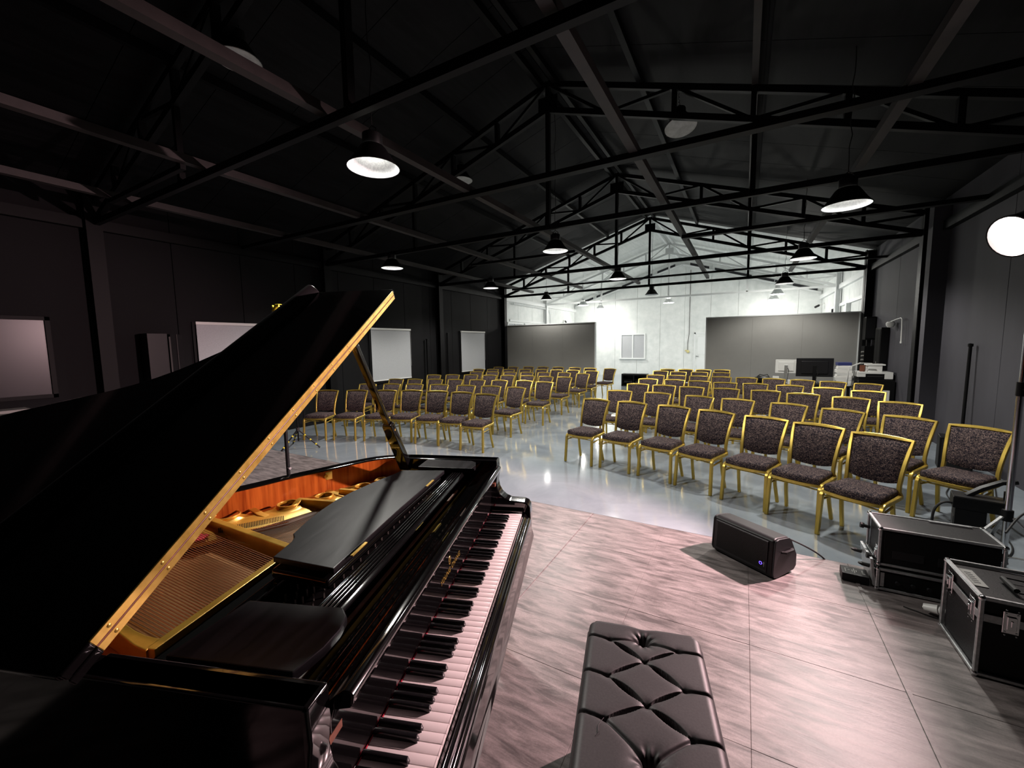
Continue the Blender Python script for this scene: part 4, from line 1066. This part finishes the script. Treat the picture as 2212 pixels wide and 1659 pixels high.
# upper case
c2 = empty('flight_case', ((x0+x1)/2, (y0+y1)/2 + .004, ST + .154), 0, 'black flight case with flat top and aluminium edges, topmost of the stack', 'flight case')
MB().box(-hw + .008, hw - .008, -hd + .008, hd - .008, .006, .238).build('body', M_caseply, c2, bevel=.002)
edges_box(c2, -hw, hw, -hd, hd, .014, .236, .015); 
MB().box(-hw + .02, hw - .02, -hd - .003, -hd + .02, .025, .222).build('rack_panel', M_plastic, c2, bevel=.002)
for k in range(2): MB().box(-hw + .06 + k*.2, -hw + .2 + k*.2, -hd - .005, -hd, .06, .11).build('grille', M_grey_pl, c2, bevel=.001)
latch(c2, (-hw - .001, -.09, .06), 'x-')
for yy in (-.09, .10):
    MB().cyl((-hw, yy, .15 if yy > 0 else .03), (-hw - .035, yy, .155 if yy > 0 else .035), .011, 10).cyl((-hw - .032, yy, .155 if yy > 0 else .035), (-hw - .05, yy, .157 if yy > 0 else .037), .018, 10).build('foot', M_rubber, c2)
MB().box(.02, hw - .05, hd - .03, hd - .005, .2462, .2475).build('tape_strip', M_alu, c2)
cable('audio_cable', [(1.06, 3.155, ST + .30), (1.12, 3.150, ST + .29), (1.16, 3.145, ST + .24), (1.19, 3.13, ST + .16), (1.22, 3.10, ST + .05), (1.16, 3.0, ST + .005), (1.0, 2.96, ST + .006), (.85, 3.02, ST + .006)], .003, M_rubber, 'thin black cable hanging over the rack case fronts')
# big case at the right edge
x0, x1, y0, y1 = .972, 1.50, 2.540, 2.905
c3 = empty('flight_case', ((x0+x1)/2, (y0+y1)/2, ST), 0, 'large black flight case with butterfly latches and top handle, nearest the camera', 'flight case')
hw, hd, H3 = (x1-x0)/2, (y1-y0)/2, .375
MB().box(-hw + .008, hw - .008, -hd + .008, hd - .008, .006, H3 - .008).build('body', M_caseply, c3, bevel=.002)
edges_box(c3, -hw, hw, -hd, hd, .014, H3, .017)
zb = H3 - .09
for a, c in (((-hw, -hd, zb), (hw, -hd, zb)), ((-hw, -hd, zb), (-hw, hd, zb)), ((hw, -hd, zb), (hw, hd, zb)), ((-hw, hd, zb), (hw, hd, zb))):
    MB().sweep([a, c], .006, .036).build('lid_band', M_alu, c3, bevel=.001, seg=1)
for k in range(3): MB().box(-hw - .012, -hw + .010, -hd + .01, hd - .01, H3 - .001 + .0, H3 + .002).build('edge_groove', M_alu, c3) if k == 0 else None
for y_ in (-.11, .12): latch(c3, (-hw - .001, y_, zb), 'x-')
for x_ in (-.17, .17): latch(c3, (x_, -hd - .001, zb), 'y-')
hd_ = MB().sweep([(-.115, -.07, H3 + .012), (-.115, .05, H3 + .012)], .011, n=10).build('handle', M_rubber, c3)
MB().sweep([(-.115, -.085, H3 + .010), (-.01, -.075, H3 + .008), (-.0, .055, H3 + .008), (-.115, .065, H3 + .010)], .0035, n=6).build('handle_wire', M_plastic, hd_)
MB().box(-.02, .0, -.09, .07, H3 - .004, H3 + .004).box(.02, .03, -.09, .07, H3 - .004, H3 + .003).build('handle_plate', M_chrome, c3, bevel=.001)
lb = MB().box(-.028, .028, -.085, .085, 0, .0012).build('paper_label', M_partition, c3); lb.location = (-hw + .040, .03, H3 - .006 + .0005)
dl = MB()
for k in range(6): dl.box(-.012, .012, -.055 + k*.02, -.047 + k*.02, .0012, .0016)
dl.build('label_marks', M_gap_dark, lb)
sp = cable('plug_lead', [(.93, 3.02, ST + .03), (.98, 2.99, ST + .045), (1.06, 2.95, ST + .03)], .006, M_whitepl, None)
tag(sp, 'grey-white power plug lying behind the large flight case', 'plug')
MB().cyl((.935, 3.018, ST + .032), (.985, 2.992, ST + .045), .020, 14, .026).cyl((.985, 2.992, ST + .045), (1.01, 2.978, ST + .042), .022, 14).build('plug_body', M_whitepl, sp)
# small control box with engraved marks in front of the stack
bx = empty('control_box', (.676, 3.245, ST), math.radians(-3), 'flat black control box with faint white markings beside the stacked cases', 'control box')
MB().prism([(-.075, .004), (.06, .004), (.06, .055), (-.075, .055)], -.055, .055, 'y').build('body', M_plastic, bx, bevel=.004)
mk = MB()
for (xa, ya, xb, yb) in ((-.055, -.03, -.052, .02), (-.04, .0, -.03, .004), (-.045, .03, -.035, .033), (-.01, -.03, -.007, .03), (-.02, -.015, -.017, .01), (.0, -.01, .004, .012), (.03, .02, .036, .024), (.028, -.02, .045, -.016), (.03, 0, .034, .012)):
    mk.box(xa, xb, ya, yb, .0548, .0558)
mk.build('markings', M_partition, bx)

# ------------------------------------------------------------------ the pink spotlight and its stand
PX, PY = 1.72, 4.28
sd = empty('light_stand', (PX, PY, 0), 0, 'tall chrome and black lighting stand behind the flight cases', 'light stand')
MB().cyl((0, 0, .12), (0, 0, 1.42), .019, 16).build('lower_tube', M_chrome, sd)
MB().cyl((0, 0, 1.38), (0, 0, 2.36), .0145, 16).build('upper_tube', M_chrome, sd)
MB().cyl((0, 0, 1.36), (0, 0, 1.46), .025, 16).sweep([(0, -.02, 1.41), (.05, -.05, 1.42), (.10, -.07, 1.44)], .012, .010).build('clamp_collar', M_plastic, sd)
MB().cyl((0, 0, .44), (0, 0, .52), .030, 16).build('leg_hub', M_plastic, sd)
for k in range(3):
    a = math.radians(-38 + 120*k); dx, dy = math.cos(a), math.sin(a)
    MB().sweep([(dx*.03, dy*.03, .47), (dx*.50, dy*.50, .02)], .024, .012).build('leg', M_alu, sd, bevel=.003, seg=1)
    MB().sweep([(dx*.02, dy*.02, .17), (dx*.28, dy*.28, .23)], .016, .008).build('brace', M_alu, sd)
    MB().cyl((dx*.50, dy*.50, .03), (dx*.53, dy*.53, 0), .018, 10).build('rubber_foot', M_rubber, sd)
MB().cyl((0, 0, .13), (0, 0, .19), .026, 14).build('brace_hub', M_plastic, sd)
sl = empty('stage_spotlight', (PX - .10, PY, 2.49), 0, 'glaring pink-white spotlight head on the tall stand at the right', 'spotlight')
aim = (Vector((-2.3, 2.3, .6)) - Vector((PX - .10, PY, 2.49))).normalized()
Q = aim.to_track_quat('-Z', 'Y').to_matrix().to_4x4()
Q = Q @ Matrix.Scale(1.35, 4)
MB().lathe([(0, .20), (.07, .19), (.095, .14), (.10, .02), (.112, -.02), (.112, -.03), (.104, -.03), (.098, .0)], (0, 0, 0), 28, Q).build('housing', M_plastic, sl, angle=45)
MB().lathe([(0, -.022), (.06, -.020), (.103, -.012), (.103, -.006), (0, -.006)], (0, 0, 0), 28, Q).build('lens', M_pinkled, sl)
MB().sweep([Q @ Vector((-.115, 0, .03)), Q @ Vector((-.13, 0, .18)), Q @ Vector((0, 0, .26)), Q @ Vector((.13, 0, .18)), Q @ Vector((.115, 0, .03))], .025, .006).sweep([Q @ Vector((0, 0, .25)), (.08, .0, -.02), (.10, 0, -.13)], .02, n=8).build('yoke', M_plastic, sl)
ld = bpy.data.lights.new('spot_light', 'SPOT'); ld.energy = P_SPOT*6; ld.color = (1.0, .66, .68); ld.shadow_soft_size = .05; ld.spot_size = math.radians(82); ld.spot_blend = .5
lo = bpy.data.objects.new('spot_light', ld); COL.objects.link(lo); lo.parent = sl; lo.location = aim*.035; lo.rotation_mode = 'QUATERNION'; lo.rotation_quaternion = aim.to_track_quat('-Z', 'Y')
cable('lamp_cable', [(PX, PY + .02, 2.36), (PX + .03, PY + .03, 2.0), (PX + .05, PY + .02, 1.5), (PX + .16, PY - .05, 1.15), (PX + .17, PY - .10, .9), (PX + .10, PY - .2, .72), (PX - .02, PY - .35, .66), (PX - .15, PY - .5, .64), (PX - .3, PY - .75, .60)], .006, M_rubber, 'black cable hanging in a loop from the lighting stand')
# black dimmer pack beside the stand
pb = empty('power_box', (1.60, 4.50, 0), math.radians(-12), 'tall narrow black equipment box with a tray top beside the lighting stand', 'equipment box')
MB().box(-.085, .085, -.08, .08, .0, .44).build('body', M_plastic, pb, bevel=.006)
MB().box(-.10, .20, -.09, .09, .44, .53).build('top_unit', M_plastic, pb, bevel=.005)
MB().box(-.095, .195, -.085, .085, .53, .535).build('top_rim', M_grey_pl, pb)
MB().sweep([(-.02, 0, .53), (.06, .02, .60), (.16, .05, .66), (.24, .06, .68)], .05, .03).build('bracket', M_grey_pl, pb, bevel=.006)
MB().cyl((.19, .03, .53), (.19, .03, .60), .018, 10).build('knob', M_plastic, pb)
MB().box(-.088, -.084, -.05, .05, .1, .36).build('vent', M_grey_pl, pb)
cable('power_lead', [(1.50, 4.46, .47), (1.44, 4.44, .48), (1.39, 4.43, .44), (1.37, 4.43, .36), (1.38, 4.44, .2), (1.42, 4.42, .05), (1.48, 4.36, .01), (1.6, 4.3, .01)], .009, M_rubber, 'thick black lead looping from the equipment box to the floor')
lp2 = [(1.72 + .16*math.cos(t*.7) , 4.62 + .12*math.sin(t*.7), .012 + .004*(t % 3)) for t in range(20)]
cable('coiled_cable', lp2, .007, M_rubber, 'loose loops of black cable on the floor behind the stand')
cable('floor_cable', [(2.78, 7.3, .008), (2.55, 6.6, .008), (2.3, 5.9, .008), (2.2, 5.3, .008), (2.35, 4.9, .008), (2.7, 4.6, .008)], .006, M_rubber, 'black cable lying on the grey floor along the right wall')
cable('floor_cable', [(2.6, 7.6, .008), (2.2, 6.7, .008), (2.0, 6.2, .008), (2.1, 5.2, .008), (2.0, 4.8, .008), (1.75, 4.5, .012)], .006, M_rubber, 'black cable running under the last second-row chair to the stand')
# speaker on the floor near the right wall
sk = empty('floor_speaker', (2.52, 7.62, 0), math.radians(-12), 'black loudspeaker cabinet on the floor near the right wall', 'speaker')
MB().box(-.16, .16, -.15, .15, .02, .46).build('cabinet', M_plastic, sk, bevel=.012, seg=3)
MB().box(-.14, .14, -.158, -.148, .05, .43).build('grille', M_grey_pl, sk, bevel=.004)
for x in (-.12, .12):
    for y in (-.11, .11): MB().cyl((x, y, .02), (x, y, 0), .018, 10).build('foot', M_rubber, sk)
cable('coiled_cable', [(2.45 + .20*math.cos(t*.62), 7.20 + .12*math.sin(t*.62), .010 + .004*(t % 4)) for t in range(24)], .007, M_rubber, 'coiled black cable in front of the floor loudspeaker')
# slim dark pole against the right wall
o = MB().cyl((2.80, 8.30, 0), (2.82, 8.34, 1.66), .020, 12).lathe([(.03, 0), (.03, .04), (0, .05)], (2.82, 8.34, 1.65), 12).build('wall_pole', M_steel_black); tag(o, 'slim black pole leaning against the dark right wall', 'pole')
# locker, and above it a white dome camera on an arm
lk = empty('locker', (2.80, 12.64, 0), 0, 'tall narrow dark locker by the right wall with a dome camera above', 'locker')
MB().box(-.07, .07, -.24, .24, .0, 2.04).build('body', M_plastic, lk, bevel=.006)
MB().box(-.076, -.070, -.22, -.005, .05, 2.0).box(-.076, -.070, .005, .22, .05, 2.0).build('door', M_steel_black, lk, bevel=.002)
MB().cyl((-.082, -.03, 1.0), (-.082, -.03, 1.25), .010, 8).build('handle', M_chrome, lk)
wlp = empty('dome_camera', (2.84, 11.85, 2.12), 0, 'small white dome camera on an arm with a hanging white cord', 'wall fitting')
MB().lathe([(0, -.10), (.05, -.09), (.075, -.05), (.08, 0), (.06, .03), (0, .035)], (-.06, .12, .0), 18).build('dome', M_whitepl, wlp)
MB().sweep([(-.06, .12, .03), (-.04, -.1, .06), (-.01, -.35, .09), (-.02, -.46, .06), (-.02, -.48, -.10), (-.02, -.50, -.40)], .010, n=8).build('arm', M_whitepl, wlp)
MB().cyl((-.02, -.50, -.40), (-.02, -.50, -.44), .018, 10).build('cord_end', M_whitepl, wlp)
# speaker on top of a cabinet at the corner
ct = empty('rack_cabinet', (2.77, 13.66, 0), 0, 'dark rack cabinet beside the opening with a row of pale cable ends', 'cabinet')
MB().box(-.10, .10, -.15, .15, 0, 1.60).build('body', M_steel_black, ct, bevel=.006)
for k in range(6): MB().cyl((-.10, -.11, .95 + k*.10), (-.15, -.11, .95 + k*.10), .022, 10).build('plug', M_partition, ct)
ss = empty('corner_speaker', (2.77, 13.66, 1.74), 0, 'black loudspeaker above the rack cabinet beside the opening', 'speaker')
MB().box(-.10, .10, -.14, .14, .02, .60).build('cabinet', M_plastic, ss, bevel=.01)
MB().box(-.085, .085, -.147, -.139, .06, .56).build('grille', M_grey_pl, ss)
MB().box(-.04, .04, -.05, .05, -.14, .02).build('bracket', M_plastic, ss)

# ------------------------------------------------------------------ desk with screens at the right rear
DY = 11.95
dt = empty('desk', (1.2, DY, 0), 0, 'long dark desk behind the last chairs carrying screens and papers', 'desk')
MB().box(-1.05, .92, -.35, .35, .70, .735).build('desk_top', M_plastic, dt, bevel=.004)
for x in (-1.0, .87):
    for y in (-.3, .3): MB().box(x - .025, x + .025, y - .025, y + .025, 0, .70).build('leg', M_steel_black, dt)
MB().box(-1.0, .87, .28, .30, .25, .70).build('modesty_panel', M_plastic, dt)
def monitor(name, x, y, w, h, z, m, label, ms):
    r = empty(name, (x, y, .735), 0, label, 'monitor')
    MB().box(-w/2, w/2, -.012, .012, z, z + h).build('screen_back', m, r, bevel=.006)
    MB().box(-w*.36, w*.36, -.035, -.010, z + h*.16, z + h*.84).build('rear_cover', m, r, bevel=.010)
    MB().box(-.035, .035, -.055, -.03, .0, z + h*.6).build('stand_neck', ms, r, bevel=.004)
    MB().box(-.12, .12, -.12, .08, 0, .012).build('stand_foot', ms, r, bevel=.004)
    MB().sweep([(.02, -.04, z + h*.5), (.06, -.06, z + h*.2), (.03, -.08, .10), (.08, -.06, .02)], .005, n=6).build('rear_cable', M_rubber, r)
    return r
monitor('computer_monitor', .91, DY + .05, .44, .33, .24, M_whitepl, 'white-backed computer monitor on the desk', M_alu)
monitor('computer_monitor', 1.47, DY, .72, .44, .17, M_screen, 'large black-backed computer monitor on the desk', M_plastic)
bg = MB().lathe([(.0, 0), (.17, 0), (.19, .05), (.18, .12), (.10, .16), (0, .165)], (0, 0, 0), 16).build('equipment_bag', M_plastic); bg.location = (.43, DY - .02, .735); bg.scale = (1, .8, 1)
tag(bg, 'black soft bag heaped at the left end of the desk', 'bag')
MB().sweep([(-.12, 0, .14), (-.06, -.04, .20), (.02, 0, .18), (.10, .03, .20), (.14, 0, .13)], .012, n=6).build('strap', M_rubber, bg)
wbx = empty('desk_speaker', (.70, DY - .12, .735), 0, 'small white box speaker with a black cone on the desk', 'speaker')
MB().box(-.065, .065, -.06, .06, 0, .17).build('cabinet', M_whitepl, wbx, bevel=.006)
MB().cyl((0, -.06, .10), (0, -.064, .10), .022, 14).build('cone', M_rubber, wbx)
o = MB().box(-.09, .09, -.06, .06, 0, .10).build('desk_box', M_whitepl, bevel=.004); o.location = (1.02, DY - .27, .735); tag(o, 'small white box at the front edge of the desk', 'box')
zz = .735
for k in range(9):
    h = .045 + .012*(k % 3); w_ = .165 - .005*k
    o = MB().box(-w_, w_, -.13, .13, 0, h).build('paper_stack', M_navy if k == 8 else (M_paper if k % 2 else M_whitepl), bevel=.003)
    o.location = (2.03 + .008*math.sin(k*2.1), DY + .08, zz); o.rotation_euler = (0, 0, .05*math.sin(k*1.7)); zz += h
    tag(o, 'folder in the paper pile on the desk, ' + ('the navy one on top' if k == 8 else ORD[k] + ' from the bottom'), 'folder', 'pile of folders on the desk')
dl_ = empty('desk_lamp', (2.04, DY - .28, .735), 0, 'white angular desk lamp with a bent arm beside the paper pile', 'desk lamp')
MB().cyl((0, 0, 0), (0, 0, .012), .07, 20).build('base', M_whitepl, dl_)
MB().sweep([(0, 0, 0), (.02, 0, .42), (.22, 0, .52)], .030, .022).build('arm', M_whitepl, dl_, bevel=.002)
MB().sweep([(.20, 0, .52), (.42, 0, .51)], .035, .012).build('head', M_whitepl, dl_, bevel=.003)
kb = MB().box(-.22, .22, -.08, .08, 0, .02).build('keyboard', M_grey_pl, bevel=.004); kb.location = (1.70, DY - .22, .735); tag(kb, 'dark keyboard lying by the desk lamp', 'keyboard')
cbn = empty('printer_cabinet', (2.52, DY, 0), 0, 'black cabinet with a white lower drawer front under the printer', 'cabinet')
MB().box(-.28, .33, -.32, .32, .0, .88).build('body', M_plastic, cbn, bevel=.006)
MB().box(-.0, .25, -.33, -.318, .12, .66).build('drawer_front', M_whitepl, cbn, bevel=.004)
MB().box(-.27, -.05, -.33, -.318, .40, .72).build('drawer_front', M_whitepl, cbn, bevel=.004)
pr = empty('printer', (2.52, DY, .88), 0, 'flat white printer with a black front on the black cabinet', 'printer')
MB().box(-.27, .29, -.22, .22, .0, .13).build('body', M_plastic, pr, bevel=.008)
MB().box(-.29, .31, -.24, .24, .13, .17).box(.17, .31, -.245, .24, .02, .13).box(-.29, -.15, -.235, .24, .06, .13).build('lid', M_whitepl, pr, bevel=.006)
MB().box(-.12, .14, -.235, -.21, .06, .09).build('paper_tray', M_rubber, pr)
o = MB().box(-.12, .12, -.12, .12, 0, .14).box(-.15, .17, -.14, .14, .14, .17).build('storage_box', M_whitepl, bevel=.006); o.location = (2.55, DY, 1.05); tag(o, 'small white lidded box on top of the printer', 'box')
o = MB().cyl((0, 0, 0), (0, 0, .14), .05, 14).build('jar', M_darkwood); o.location = (2.35, DY, 1.05); tag(o, 'brown jar beside the white box on the printer', 'jar')
# rack in the white room
rk = empty('equipment_rack', (-3.85, 16.95, 0), 0, 'low dark equipment rack on the floor of the white room', 'equipment rack')
MB().box(-.5, .5, -.2, .2, .44, .50).box(-.5, -.44, -.2, .2, 0, .44).box(-.02, .02, -.2, .2, 0, .44).box(.44, .5, -.2, .2, 0, .44).box(-.5, .5, -.2, .2, 0, .04).box(-.5, .5, .17, .2, 0, .46).build('frame', M_plastic, rk, bevel=.004)
for x_ in (-.23, .23):
    for z_ in (.12, .26): MB().box(x_ - .2, x_ + .2, -.19, .17, z_, z_ + .02).build('shelf', M_steel_black, rk)
    MB().box(x_ - .17, x_ + .17, -.17, .10, .14, .22).build('amplifier', M_grey_pl, rk, bevel=.004)

# ------------------------------------------------------------------ stands on the left, beyond the piano
lps = empty('light_stand', (-3.74, 2.233, ST), 0, 'black stand pole behind the piano lid with a yellow clamp on top', 'light stand')
MB().cyl((0, 0, .10), (0, 0, 1.0), .017, 14).build('lower_tube', M_plastic, lps)
MB().cyl((0, 0, .98), (0, 0, 1.86), .012, 14).build('upper_tube', M_plastic, lps)
MB().cyl((0, 0, .94), (0, 0, 1.01), .022, 14).build('clamp_collar', M_plastic, lps)
MB().cyl((0, 0, .16), (0, 0, .26), .022, 12).sweep([(.0, 0, .40), (.05, -.01, .40)], .012, n=8).build('hub', M_chrome, lps)
for k in range(3):
    a = math.radians(80 + 120*k)
    MB().sweep([(math.cos(a)*.02, math.sin(a)*.02, .24), (math.cos(a)*.42, math.sin(a)*.42, .012)], .02, .01).build('leg', M_plastic, lps)
yc = MB().sweep([(-.05, 0, 1.87), (0, 0, 1.92), (.045, 0, 1.92), (.06, 0, 1.88), (.0, 0, 1.85), (-.05, 0, 1.87)], .035, .03).sweep([(-.05, 0, 1.90), (-.07, 0, 1.925)], .02, .02).build('clamp', M_yellow, lps, bevel=.005)
MB().sweep([(-.06, 0, 1.90), (-.09, 0, 1.84), (-.10, 0, 1.76), (-.09, 0, 1.70)], .004, n=6).build('white_cord', M_whitepl, lps)
ms_ = empty('mic_stand', (-6.83, 4.30, 0), 0, 'silver tripod stand with yellow tape marks on the floor past the stage', 'stand')
MB().cyl((0, 0, .12), (0, 0, .95), .013, 12).build('tube', M_steel_black, ms_)
MB().cyl((0, 0, .30), (0, 0, .36), .03, 12).build('hub', M_steel_brown, ms_)
for k, (dx, dy) in enumerate(((.36, .16), (.05, -.36), (-.36, .12))):
    l_ = MB().cyl((0, 0, .33), (dx, dy, .01), .013, 10).build('leg', M_steel_black if k == 1 else M_steel_brown, ms_)
    for t in (.3, .55, .8): MB().cyl((dx*t, dy*t, .33 - .32*t), (dx*(t+.05), dy*(t+.05), .33 - .32*(t+.05)), .0155, 10).build('tape_mark', M_yellow, l_)
cable('coiled_cable', [(-6.1 - .25*math.cos(t*.63) - .03*t, 3.22 + .08*math.sin(t*.63), ST + .010 + .003*(t % 4)) for t in range(22)], .007, M_rubber, 'heap of black cable on the far edge of the stage')
